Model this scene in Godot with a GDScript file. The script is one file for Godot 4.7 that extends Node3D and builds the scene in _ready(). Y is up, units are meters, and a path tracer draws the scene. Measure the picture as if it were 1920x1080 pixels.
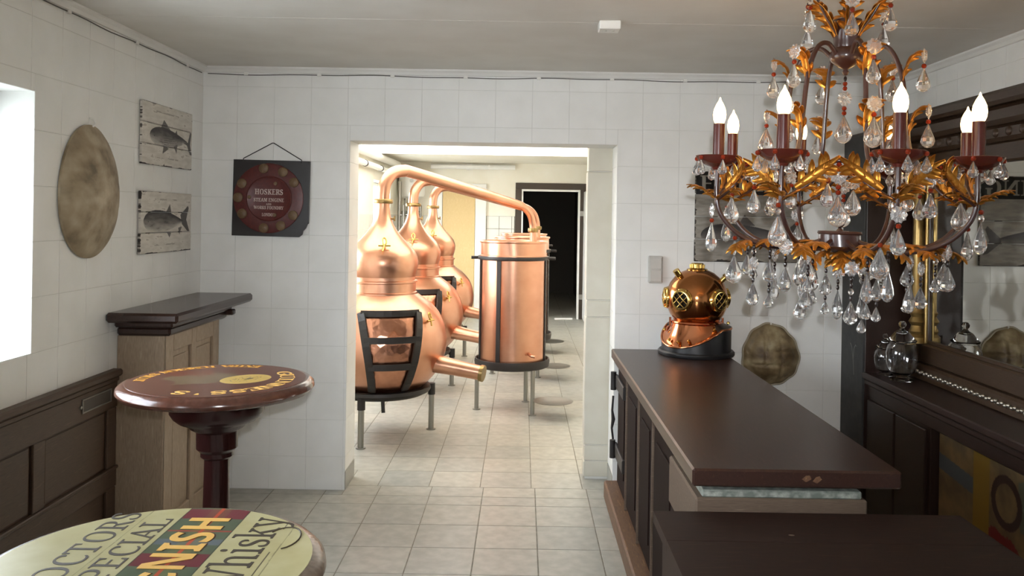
extends Node3D
# A tasting room with painted tile walls; copper pot stills stand in the room behind the opening.
# x runs right, y up; D is the distance in front of the photographer (z = -D).

const EYE := 1.583
const FOCAL := 1584.0            # pixels of a 1920 x 1080 frame
const LEFT := -1.85
const RIGHT := 2.165
const BACK := 4.86
const THICK := 0.26
const CEIL := 2.431
const FAR := 13.3
const STILL_LEFT := -1.95
const STILL_RIGHT := 1.1
const DOOR_L := -1.0
const DOOR_R := 0.54
const DOOR_H := 2.01

var names := {}
var M := {}
var tile_meshes := {}
var rng := RandomNumberGenerator.new()


# ------------------------------------------------------------------ helpers
class MB:
	var s := SurfaceTool.new()
	var g := 0
	var uvf: Callable
	func _init() -> void:
		s.begin(Mesh.PRIMITIVE_TRIANGLES)
		s.set_smooth_group(-1)
	func flat() -> MB:
		s.set_smooth_group(-1)
		return self
	func smooth() -> MB:
		g += 1
		s.set_smooth_group(g)
		return self
	func v(p: Vector3) -> void:
		if uvf.is_valid():
			s.set_uv(uvf.call(p))
		s.add_vertex(p)
	func t(a: Vector3, b: Vector3, c: Vector3) -> void:
		v(a); v(c); v(b)
	func q(a: Vector3, b: Vector3, c: Vector3, d: Vector3) -> void:
		t(a, b, c); t(a, c, d)
	func qo(a: Vector3, b: Vector3, c: Vector3, d: Vector3, o: Vector3) -> void:
		if (b - a).cross(c - a).dot((a + b + c + d) / 4.0 - o) < 0.0:
			q(a, d, c, b)
		else:
			q(a, b, c, d)
	func to(a: Vector3, b: Vector3, c: Vector3, o: Vector3) -> void:
		if (b - a).cross(c - a).dot((a + b + c) / 3.0 - o) < 0.0:
			t(a, c, b)
		else:
			t(a, b, c)
	func box(lo: Vector3, hi: Vector3, bev := 0.0, x := Transform3D()) -> MB:
		flat()
		var c := (lo + hi) / 2.0
		var h := (hi - lo).abs() / 2.0
		var o := x * c
		var b := minf(bev, minf(h.x, minf(h.y, h.z)) * 0.49)
		for ax in 3:
			var e1 := (ax + 1) % 3
			var e2 := (ax + 2) % 3
			for sg in [-1.0, 1.0]:
				var p := []
				for k in [[-1, -1], [1, -1], [1, 1], [-1, 1]]:
					var w := Vector3()
					w[ax] = sg * h[ax]
					w[e1] = k[0] * (h[e1] - b)
					w[e2] = k[1] * (h[e2] - b)
					p.append(x * (c + w))
				qo(p[0], p[1], p[2], p[3], o)
		if b > 0.0:
			for ax in 3:
				var e1 := (ax + 1) % 3
				var e2 := (ax + 2) % 3
				for k in [[-1, -1], [1, -1], [1, 1], [-1, 1]]:
					var p := []
					for m in [[-1, 0], [1, 0], [1, 1], [-1, 1]]:
						var w := Vector3()
						w[ax] = m[0] * (h[ax] - b)
						w[e1] = k[0] * (h[e1] - (b if m[1] else 0.0))
						w[e2] = k[1] * (h[e2] - (0.0 if m[1] else b))
						p.append(x * (c + w))
					qo(p[0], p[1], p[2], p[3], o)
			for sx in [-1.0, 1.0]:
				for sy in [-1.0, 1.0]:
					for sz in [-1.0, 1.0]:
						var sv := Vector3(sx, sy, sz)
						var p := []
						for ax in 3:
							var w := sv * (h - Vector3.ONE * b)
							w[ax] = sv[ax] * h[ax]
							p.append(x * (c + w))
						to(p[0], p[1], p[2], o)
		return self
	# profile: Vector2(radius, height) from the bottom up; sharp turns of more than 40 degrees stay sharp
	func lathe(prof: Array, n := 32, x := Transform3D(), facets := false) -> MB:
		if facets:
			flat()
		else:
			smooth()
		for i in prof.size() - 1:
			if i > 0 and not facets:
				var a: Vector2 = (prof[i] - prof[i - 1]).normalized()
				var b: Vector2 = (prof[i + 1] - prof[i]).normalized()
				if a.dot(b) < 0.76:
					smooth()
			for j in n:
				var t0 := TAU * j / n
				var t1 := TAU * ((j + 1) % n) / n
				var r0: float = prof[i].x
				var r1: float = prof[i + 1].x
				var a := x * Vector3(r0 * cos(t0), prof[i].y, r0 * sin(t0))
				var b := x * Vector3(r1 * cos(t0), prof[i + 1].y, r1 * sin(t0))
				var c := x * Vector3(r1 * cos(t1), prof[i + 1].y, r1 * sin(t1))
				var d := x * Vector3(r0 * cos(t1), prof[i].y, r0 * sin(t1))
				if r1 > 0.00001:
					t(a, b, c)
				if r0 > 0.00001:
					t(a, c, d)
		return self
	func tube(path: Array, radius, n := 10, caps := true) -> MB:
		smooth()
		var m := path.size()
		var rings := []
		var nn := Vector3.ZERO
		for i in m:
			var tg: Vector3 = (path[mini(i + 1, m - 1)] - path[maxi(i - 1, 0)]).normalized()
			if nn == Vector3.ZERO:
				nn = tg.cross(Vector3(0.31, 0.9, 0.17)).normalized()
			nn = (nn - tg * nn.dot(tg)).normalized()
			var bb := nn.cross(tg)
			var r: float = radius[i] if radius is Array else radius
			var ring := []
			for j in n:
				var th := TAU * j / n
				ring.append(path[i] + (nn * cos(th) + bb * sin(th)) * r)
			rings.append(ring)
		for i in m - 1:
			for j in n:
				var k := (j + 1) % n
				q(rings[i][j], rings[i + 1][j], rings[i + 1][k], rings[i][k])
		if caps:
			flat()
			for j in n:
				var k := (j + 1) % n
				to(path[0], rings[0][j], rings[0][k], path[1])
				to(path[m - 1], rings[m - 1][j], rings[m - 1][k], path[m - 2])
		return self
	# a flat bar swept along a path; outs are the directions its face looks
	func bar(path: Array, outs: Array, w: float, th: float) -> MB:
		var m := path.size()
		var rings := []
		for i in m:
			var tg: Vector3 = (path[mini(i + 1, m - 1)] - path[maxi(i - 1, 0)]).normalized()
			var o: Vector3 = (outs[i] - tg * outs[i].dot(tg)).normalized()
			var sd := tg.cross(o)
			rings.append([path[i] + sd * w / 2 + o * th / 2, path[i] - sd * w / 2 + o * th / 2, path[i] - sd * w / 2 - o * th / 2, path[i] + sd * w / 2 - o * th / 2])
		flat()
		for i in m - 1:
			for j in 4:
				var k := (j + 1) % 4
				qo(rings[i][j], rings[i + 1][j], rings[i + 1][k], rings[i][k], (path[i] + path[i + 1]) / 2)
		qo(rings[0][0], rings[0][1], rings[0][2], rings[0][3], path[1])
		qo(rings[m - 1][0], rings[m - 1][1], rings[m - 1][2], rings[m - 1][3], path[m - 2])
		return self
	# a closed outline in x and y, pulled from z0 to z1
	func prism(poly: PackedVector2Array, z0: float, z1: float, x := Transform3D()) -> MB:
		flat()
		var p := poly
		if Geometry2D.is_polygon_clockwise(p):
			p = p.duplicate()
			p.reverse()
		var idx := Geometry2D.triangulate_polygon(p)
		for i in range(0, idx.size(), 3):
			var a := p[idx[i]]
			var b := p[idx[i + 1]]
			var c := p[idx[i + 2]]
			if (b - a).cross(c - a) < 0.0:
				var h := b
				b = c
				c = h
			t(x * Vector3(a.x, a.y, z1), x * Vector3(b.x, b.y, z1), x * Vector3(c.x, c.y, z1))
			t(x * Vector3(a.x, a.y, z0), x * Vector3(c.x, c.y, z0), x * Vector3(b.x, b.y, z0))
		for i in p.size():
			var a := p[i]
			var b := p[(i + 1) % p.size()]
			q(x * Vector3(a.x, a.y, z0), x * Vector3(b.x, b.y, z0), x * Vector3(b.x, b.y, z1), x * Vector3(a.x, a.y, z1))
		return self
	# a sheet given point by point (rows x columns), with a thickness
	func sheet(pts: Array, th: float) -> MB:
		var nu := pts.size()
		var nv: int = pts[0].size()
		var back := []
		for i in nu:
			var row := []
			for j in nv:
				var du: Vector3 = pts[mini(i + 1, nu - 1)][j] - pts[maxi(i - 1, 0)][j]
				var dv: Vector3 = pts[i][mini(j + 1, nv - 1)] - pts[i][maxi(j - 1, 0)]
				row.append(pts[i][j] - dv.cross(du).normalized() * th)
			back.append(row)
		smooth()
		for i in nu - 1:
			for j in nv - 1:
				q(pts[i][j], pts[i][j + 1], pts[i + 1][j + 1], pts[i + 1][j])
		smooth()
		for i in nu - 1:
			for j in nv - 1:
				q(back[i][j], back[i + 1][j], back[i + 1][j + 1], back[i][j + 1])
		flat()
		for i in nu - 1:
			q(pts[i][0], pts[i + 1][0], back[i + 1][0], back[i][0])
			q(pts[i][nv - 1], back[i][nv - 1], back[i + 1][nv - 1], pts[i + 1][nv - 1])
		for j in nv - 1:
			q(pts[0][j], back[0][j], back[0][j + 1], pts[0][j + 1])
			q(pts[nu - 1][j], pts[nu - 1][j + 1], back[nu - 1][j + 1], back[nu - 1][j])
		return self
	func done() -> ArrayMesh:
		s.generate_normals()
		return s.commit()


func mb() -> MB:
	return MB.new()


func P(x: float, y: float, d: float) -> Vector3:
	return Vector3(x, y, -d)


func numbered(called: String) -> String:
	var n: int = names.get(called, 0)
	names[called] = n + 1
	return called if n == 0 else "%s_%03d" % [called, n]


func tag(o: Node, label: String, category := "", group := "") -> void:
	o.set_meta("label", label)
	if category:
		o.set_meta("category", category)
	if group:
		o.set_meta("group", group)


func thing(called: String, label: String, category: String, at := Vector3.ZERO, group := "") -> Node3D:
	var o := Node3D.new()
	o.name = numbered(called)
	add_child(o)
	o.position = at
	tag(o, label, category, group)
	return o


func part(parent: Node, called: String, mesh: Mesh, mat: Material, x := Transform3D()) -> MeshInstance3D:
	var o := MeshInstance3D.new()
	o.name = called
	o.mesh = mesh
	o.material_override = mat
	o.transform = x
	parent.add_child(o, true)
	return o


func struct(called: String, mesh: Mesh, mat: Material, label: String) -> MeshInstance3D:
	var o := MeshInstance3D.new()
	o.name = numbered(called)
	o.mesh = mesh
	o.material_override = mat
	add_child(o)
	o.set_meta("kind", "structure")
	o.set_meta("label", label)
	return o


func bx(parent: Node, called: String, lo: Vector3, hi: Vector3, mat: Material, bev := 0.004) -> MeshInstance3D:
	return part(parent, called, mb().box(lo, hi, bev).done(), mat)


# ------------------------------------------------------------------ materials
func noise(freq: float, kind := FastNoiseLite.TYPE_SIMPLEX_SMOOTH, octaves := 4, sd := 1) -> FastNoiseLite:
	var n := FastNoiseLite.new()
	n.noise_type = kind
	n.frequency = freq
	n.fractal_octaves = octaves
	n.seed = sd
	return n


func ramp_tex(n: FastNoiseLite, stops: Array, size := 256) -> NoiseTexture2D:
	var t := NoiseTexture2D.new()
	t.width = size
	t.height = size
	t.seamless = true
	t.noise = n
	var g := Gradient.new()
	var offs := PackedFloat32Array()
	var cols := PackedColorArray()
	for st in stops:
		offs.append(st[0])
		cols.append(st[1])
	g.offsets = offs
	g.colors = cols
	t.color_ramp = g
	return t


func c8(r: int, g: int, b: int) -> Color:
	return Color(r / 255.0, g / 255.0, b / 255.0)


func mat(col: Color, rough := 0.6, metal := 0.0) -> StandardMaterial3D:
	var m := StandardMaterial3D.new()
	m.albedo_color = col
	m.roughness = rough
	m.metallic = metal
	return m


func mottled(a: Color, b: Color, rough: float, metal: float, freq: float, scale: Vector3, sd := 1, world := true) -> StandardMaterial3D:
	var m := mat(Color.WHITE, rough, metal)
	m.albedo_texture = ramp_tex(noise(freq, FastNoiseLite.TYPE_SIMPLEX_SMOOTH, 4, sd), [[0.15, a], [0.85, b]])
	m.uv1_triplanar = true
	m.uv1_world_triplanar = world
	m.uv1_scale = scale
	return m


func wood(a: Color, b: Color, c: Color, rough: float, axis: int, sd: int) -> StandardMaterial3D:
	var m := mat(Color.WHITE, rough)
	m.albedo_texture = ramp_tex(noise(0.02, FastNoiseLite.TYPE_SIMPLEX_SMOOTH, 5, sd), [[0.1, a], [0.45, b], [0.62, a.lerp(b, 0.4)], [0.9, c]], 512)
	m.uv1_triplanar = true
	m.uv1_world_triplanar = true
	m.uv1_triplanar_sharpness = 6.0
	var s := Vector3(7, 7, 7)
	s[axis] = 0.7
	m.uv1_scale = s
	m.uv1_offset = Vector3(sd * 0.37, sd * 0.21, sd * 0.13)
	return m


func materials() -> void:
	M.paint = mottled(c8(234, 234, 230), c8(240, 240, 237), 0.42, 0.0, 0.02, Vector3(0.7, 0.7, 0.7), 3)
	M.joint = mat(c8(216, 216, 211), 0.7)
	M.plaster = mottled(c8(228, 227, 222), c8(234, 233, 229), 0.7, 0.0, 0.02, Vector3(0.8, 0.8, 0.8), 4)
	M.ceiling = mottled(c8(213, 208, 200), c8(220, 216, 209), 0.75, 0.0, 0.015, Vector3(0.6, 0.6, 0.6), 5)
	M.cream = mottled(c8(236, 231, 214), c8(241, 237, 223), 0.55, 0.0, 0.015, Vector3(0.6, 0.6, 0.6), 6)
	M.post = mottled(c8(208, 203, 188), c8(214, 210, 196), 0.5, 0.0, 0.02, Vector3(1, 1, 1), 8)
	M.floor = []
	for k in 4:
		var base: Color = [c8(172, 169, 158), c8(167, 165, 155), c8(176, 173, 161), c8(163, 162, 153)][k]
		var m := mottled(base.darkened(0.07), base.lightened(0.06), 0.36, 0.0, 0.018, Vector3(2.2, 2.2, 2.2), 10 + k)
		M.floor.append(m)
	M.grout = mottled(c8(122, 118, 106), c8(146, 141, 128), 0.9, 0.0, 0.03, Vector3(2, 2, 2), 15)
	M.base_tile = mat(c8(158, 157, 150), 0.45)
	M.counter = wood(c8(44, 27, 22), c8(56, 36, 29), c8(68, 45, 36), 0.3, 2, 21)
	M.counter_dark = wood(c8(26, 16, 14), c8(34, 21, 18), c8(42, 27, 23), 0.65, 1, 22)
	M.chest = wood(c8(30, 17, 12), c8(40, 24, 17), c8(54, 34, 23), 0.5, 0, 23)
	M.chest.metallic_specular = 0.3
	M.counter_dark.metallic_specular = 0.2
	M.panelling = wood(c8(62, 45, 33), c8(76, 57, 42), c8(90, 68, 51), 0.5, 2, 24)
	M.pedestal = wood(c8(134, 115, 95), c8(160, 140, 118), c8(178, 159, 135), 0.5, 1, 25)
	M.pedestal_top = wood(c8(44, 29, 25), c8(56, 38, 32), c8(66, 46, 39), 0.25, 2, 26)
	M.plinth = wood(c8(84, 58, 42), c8(110, 79, 54), c8(136, 103, 68), 0.5, 2, 27)
	M.pale_wood = wood(c8(86, 70, 57), c8(102, 85, 70), c8(118, 100, 83), 0.6, 0, 28)
	M.backbar = wood(c8(34, 21, 17), c8(44, 28, 22), c8(54, 36, 28), 0.4, 2, 29)
	M.frame_dark = wood(c8(50, 36, 26), c8(66, 49, 35), c8(84, 64, 45), 0.35, 2, 30)
	M.mahogany = mat(c8(38, 16, 14), 0.22)
	M.slate = mottled(c8(44, 44, 44), c8(54, 54, 53), 0.6, 0.0, 0.02, Vector3(3, 3, 3), 31)
	M.copper = mottled(c8(204, 150, 122), c8(216, 164, 136), 0.3, 1.0, 0.015, Vector3(1.3, 1.3, 1.3), 32)
	M.copper_hammered = mottled(c8(190, 134, 108), c8(210, 154, 126), 0.26, 1.0, 0.02, Vector3(3, 3, 3), 33)
	var dents := NoiseTexture2D.new()
	dents.seamless = true
	dents.width = 256
	dents.height = 256
	dents.noise = noise(0.03, FastNoiseLite.TYPE_CELLULAR, 1, 7)
	dents.as_normal_map = true
	dents.bump_strength = 5.0
	M.copper_hammered.normal_enabled = true
	M.copper_hammered.normal_texture = dents
	M.copper_hammered.normal_scale = 0.6
	M.copper_polished = mat(c8(222, 146, 104), 0.1, 1.0)
	M.helmet = mat(c8(186, 124, 76), 0.13, 1.0)
	M.brass = mat(c8(214, 178, 104), 0.17, 1.0)
	M.old_brass = mat(c8(150, 126, 84), 0.35, 1.0)
	M.silver = mat(c8(172, 166, 154), 0.3, 0.9)
	M.iron = mat(c8(33, 28, 26), 0.5)
	M.black = mat(c8(24, 23, 24), 0.4)
	M.steel = mat(c8(150, 148, 142), 0.35, 0.9)
	M.white = mat(c8(236, 235, 230), 0.4)
	M.grey_plastic = mat(c8(196, 194, 188), 0.4)
	M.cable = mat(c8(92, 90, 86), 0.6)
	M.enamel = mat(c8(52, 25, 19), 0.2)
	M.enamel.clearcoat_enabled = true
	M.enamel.clearcoat = 0.6
	M.cup = mat(c8(74, 28, 20), 0.26)
	M.gold = mottled(c8(172, 112, 40), c8(196, 136, 58), 0.34, 0.9, 0.03, Vector3(9, 9, 9), 34, false)
	M.gilt = mottled(c8(150, 124, 76), c8(178, 150, 96), 0.33, 0.8, 0.02, Vector3(4, 4, 4), 35)
	M.amber = mat(c8(112, 34, 14), 0.08)
	M.jet = mat(c8(32, 20, 18), 0.1)
	M.crystal = mat(Color(1, 1, 1, 0.0), 0.0)
	M.crystal.transparency = BaseMaterial3D.TRANSPARENCY_ALPHA
	M.crystal.refraction_enabled = true
	M.crystal.refraction_scale = 0.055
	M.cut_glass = M.crystal.duplicate()
	M.cut_glass.albedo_color = Color(1, 1, 1, 0.14)
	M.drop = M.crystal.duplicate()
	M.drop.albedo_color = Color(1, 1, 1, 0.06)
	M.glass = mat(Color(0.95, 0.97, 0.96, 0.06), 0.02)
	M.glass.transparency = BaseMaterial3D.TRANSPARENCY_ALPHA
	M.dark_glass = mat(c8(30, 24, 18), 0.08)
	M.mirror = mat(c8(205, 205, 198), 0.015, 1.0)
	M.bulb = mat(c8(255, 232, 190), 0.3)
	M.bulb.emission_enabled = true
	M.bulb.emission = c8(255, 214, 150)
	M.bulb.emission_energy_multiplier = 3.4
	M.diffuser = mat(c8(250, 249, 244), 0.6)
	M.diffuser.emission_enabled = true
	M.diffuser.emission = c8(255, 250, 238)
	M.diffuser.emission_energy_multiplier = 1.3
	M.plywood = wood(c8(214, 184, 128), c8(224, 196, 142), c8(232, 206, 154), 0.5, 1, 36)
	M.dark_frame = mat(c8(58, 46, 34), 0.45)
	M.paving = mottled(c8(150, 150, 146), c8(170, 169, 164), 0.9, 0.0, 0.02, Vector3(0.5, 0.5, 0.5), 37)
	M.wall_tile = mat(c8(226, 226, 218), 0.25)
	M.ink = mat(c8(52, 42, 26), 0.6)
	M.gold_paint = mat(c8(224, 178, 92), 0.45)
	M.ochre_paint = mat(c8(206, 150, 58), 0.4)
	M.pale_paint = mat(c8(196, 178, 170), 0.5)
	M.sign_letter = mat(c8(138, 134, 124), 0.8)
	M.dull_black = mat(c8(36, 32, 33), 0.4)
	M.plaque_red = mottled(c8(78, 28, 26), c8(96, 36, 32), 0.4, 0.0, 0.03, Vector3(6, 6, 6), 38)
	M.plaque_stud = mottled(c8(92, 68, 46), c8(120, 98, 68), 0.45, 0.0, 0.03, Vector3(20, 20, 20), 39)


# ------------------------------------------------------------------ tiles
func cut(r: Rect2, holes: Array) -> Array:
	var list := [r]
	for h in holes:
		var next := []
		for a in list:
			if not a.intersects(h):
				next.append(a)
				continue
			var i: Rect2 = a.intersection(h)
			if i.position.x > a.position.x:
				next.append(Rect2(a.position, Vector2(i.position.x - a.position.x, a.size.y)))
			if i.end.x < a.end.x:
				next.append(Rect2(Vector2(i.end.x, a.position.y), Vector2(a.end.x - i.end.x, a.size.y)))
			if i.position.y > a.position.y:
				next.append(Rect2(Vector2(i.position.x, a.position.y), Vector2(i.size.x, i.position.y - a.position.y)))
			if i.end.y < a.end.y:
				next.append(Rect2(Vector2(i.position.x, i.end.y), Vector2(i.size.x, a.end.y - i.end.y)))
		list = next
	return list


func tile_into(b: MB, w: float, h: float, th: float, bev: float, x: Transform3D) -> void:
	var o := [Vector3(-w / 2, -h / 2, -0.001), Vector3(w / 2, -h / 2, -0.001), Vector3(w / 2, h / 2, -0.001), Vector3(-w / 2, h / 2, -0.001)]
	b.flat()
	var lo := []
	var hi := []
	for p in o:
		lo.append(x * Vector3(p.x, p.y, th - bev))
		hi.append(x * Vector3(p.x - signf(p.x) * bev, p.y - signf(p.y) * bev, th))
	b.q(hi[0], hi[1], hi[2], hi[3])
	for i in 4:
		var k := (i + 1) % 4
		b.q(lo[i], lo[k], hi[k], hi[i])
		b.q(x * o[i], x * o[k], lo[k], lo[i])


func tile_mesh(w: float, h: float, th: float, bev: float) -> ArrayMesh:
	var key := "%.3f %.3f %.4f" % [w, h, th]
	if not tile_meshes.has(key):
		var b := mb()
		tile_into(b, snappedf(w, 0.001), snappedf(h, 0.001), th, bev, Transform3D())
		tile_meshes[key] = b.done()
	return tile_meshes[key]


func lines(a: float, b: float, at: float, pitch: float) -> Array:
	var l := [a]
	var x := at - pitch * floorf((at - a) / pitch)
	while x < b - 0.012:
		if x > a + 0.012:
			l.append(x)
		x += pitch
	l.append(b)
	return l


# lays tiles in the plane through origin with axes u, v; near(u, v) says which are single parts, the others are joined
func lay(parent: Node, origin: Vector3, u: Vector3, v: Vector3, us: Array, vs: Array, holes: Array, gap: float, th: float, bev: float, mats: Array, single: Callable) -> void:
	var n := u.cross(v)
	var rest := mb()
	var any := false
	for i in us.size() - 1:
		for j in vs.size() - 1:
			for r in cut(Rect2(us[i], vs[j], us[i + 1] - us[i], vs[j + 1] - vs[j]), holes):
				var w: float = r.size.x - gap
				var h: float = r.size.y - gap
				if w < 0.012 or h < 0.012:
					continue
				var c: Vector2 = r.get_center()
				var x := Transform3D(Basis(u, v, n), origin + u * c.x + v * c.y)
				if single.call(c):
					part(parent, "tile", tile_mesh(w, h, th, bev), mats[rng.randi() % mats.size()], x)
				else:
					tile_into(rest, w, h, th, bev, x)
					any = true
	if any:
		var o := part(parent, "far_tiles", rest.done(), mats[0])
		o.set_meta("kind", "stuff")


# a wall of boxes around holes; hole rectangles are in the wall's own u (along) and v (height)
func wall_mesh(u0: float, u1: float, v0: float, v1: float, holes: Array, place: Callable) -> ArrayMesh:
	var b := mb()
	for r in cut(Rect2(u0, v0, u1 - u0, v1 - v0), holes):
		var p: Array = place.call(r)
		b.box(p[0], p[1])
	return b.done()


func window(called: String, x_out: float, x_in: float, d0: float, d1: float, y0: float, y1: float, label: String) -> void:
	var w := Node3D.new()
	w.name = called
	add_child(w)
	w.set_meta("kind", "structure")
	w.set_meta("label", label)
	var xm := lerpf(x_out, x_in, 0.25)
	var f := mb()
	var t := 0.05
	f.box(P(xm - 0.03, y0, d0), P(xm + 0.03, y0 + t, d1), 0.004)
	f.box(P(xm - 0.03, y1 - t, d0), P(xm + 0.03, y1, d1), 0.004)
	f.box(P(xm - 0.03, y0 + t, d0), P(xm + 0.03, y1 - t, d0 + t), 0.004)
	f.box(P(xm - 0.03, y0 + t, d1 - t), P(xm + 0.03, y1 - t, d1), 0.004)
	var dm := (d0 + d1) / 2
	f.box(P(xm - 0.025, y0 + t, dm - 0.025), P(xm + 0.025, y1 - t, dm + 0.025), 0.004)
	part(w, "window_frame", f.done(), M.white)
	bx(w, "pane", P(xm - 0.002, y0 + t, d0 + t), P(xm + 0.002, y1 - t, dm - 0.025), M.glass, 0.0)
	bx(w, "pane", P(xm - 0.002, y0 + t, dm + 0.025), P(xm + 0.002, y1 - t, d1 - t), M.glass, 0.0)


# ------------------------------------------------------------------ the place
func _ready() -> void:
	rng.seed = 7
	# --- camera: level, rolled a little, lens shifted so that the horizon lies above the middle
	var cam := Camera3D.new()
	cam.name = "camera"
	cam.projection = Camera3D.PROJECTION_FRUSTUM
	cam.near = 0.05
	cam.far = 100.0
	cam.size = 2.0 * 540.0 / FOCAL * cam.near
	cam.frustum_offset = Vector2(-20.0, -132.0) / FOCAL * cam.near
	cam.position = Vector3(0, EYE, 0)
	cam.rotation.z = 0.016
	add_child(cam)
	# --- overcast sky
	var env := Environment.new()
	var sky := Sky.new()
	var psm := ProceduralSkyMaterial.new()
	psm.sky_top_color = c8(208, 218, 230)
	psm.sky_horizon_color = c8(226, 231, 236)
	psm.ground_horizon_color = c8(150, 148, 142)
	psm.ground_bottom_color = c8(110, 108, 102)
	psm.sky_energy_multiplier = 1.0
	sky.sky_material = psm
	env.background_mode = Environment.BG_SKY
	env.sky = sky
	env.background_energy_multiplier = 11.0
	env.tonemap_mode = Environment.TONE_MAPPER_LINEAR
	env.tonemap_exposure = 2.6
	env.sdfgi_enabled = true
	env.ssao_enabled = true
	env.ssil_enabled = true
	var we := WorldEnvironment.new()
	we.environment = env
	add_child(we)
	# --- the photographer's flash beside the lens: the crystal drops and the bar table throw its shadows on the back wall
	var flash := SpotLight3D.new()
	flash.name = "camera_flash"
	flash.position = Vector3(0.02, EYE + 0.065, 0.0)
	flash.rotation_degrees = Vector3(-2, -1, 0)
	flash.spot_angle = 36.0
	flash.spot_angle_attenuation = 1.0
	flash.spot_range = 20.0
	flash.spot_attenuation = 2.0
	flash.light_energy = 2.1
	flash.light_size = 0.012
	flash.light_color = c8(248, 251, 255)
	flash.shadow_enabled = true
	add_child(flash)
	# --- luminous ceiling panels of the still room (their fittings are built in still_room)
	for k in 2:
		var a := AreaLight3D.new()
		a.name = "ceiling_panel_light"
		a.area_size = Vector2(2.7, 1.7)
		a.position = P(-0.35, CEIL - 0.06, 6.4 if k == 0 else 10.05)
		a.rotation_degrees = Vector3(-90, 0, 0)
		a.light_energy = 0.24
		a.light_color = c8(255, 252, 242)
		a.area_range = 30.0
		a.area_attenuation = 2.0
		a.shadow_enabled = true
		add_child(a, true)

	materials()
	main_room()
	still_room()
	outside()
	wall_panelling()
	pedestal()
	bar_counter()
	back_bar()
	drawer_chest()
	bar_tables()
	for k in 3:
		pot_still(k)
	for k in 3:
		condenser(k)
	chandelier()
	diving_helmet()
	wall_things()
	still_room_things()


func outside() -> void:
	struct("ground", mb().box(Vector3(-40, -0.5, -50), Vector3(40, -0.22, 40)).done(), M.paving, "pale paving outside the windows")


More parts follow.
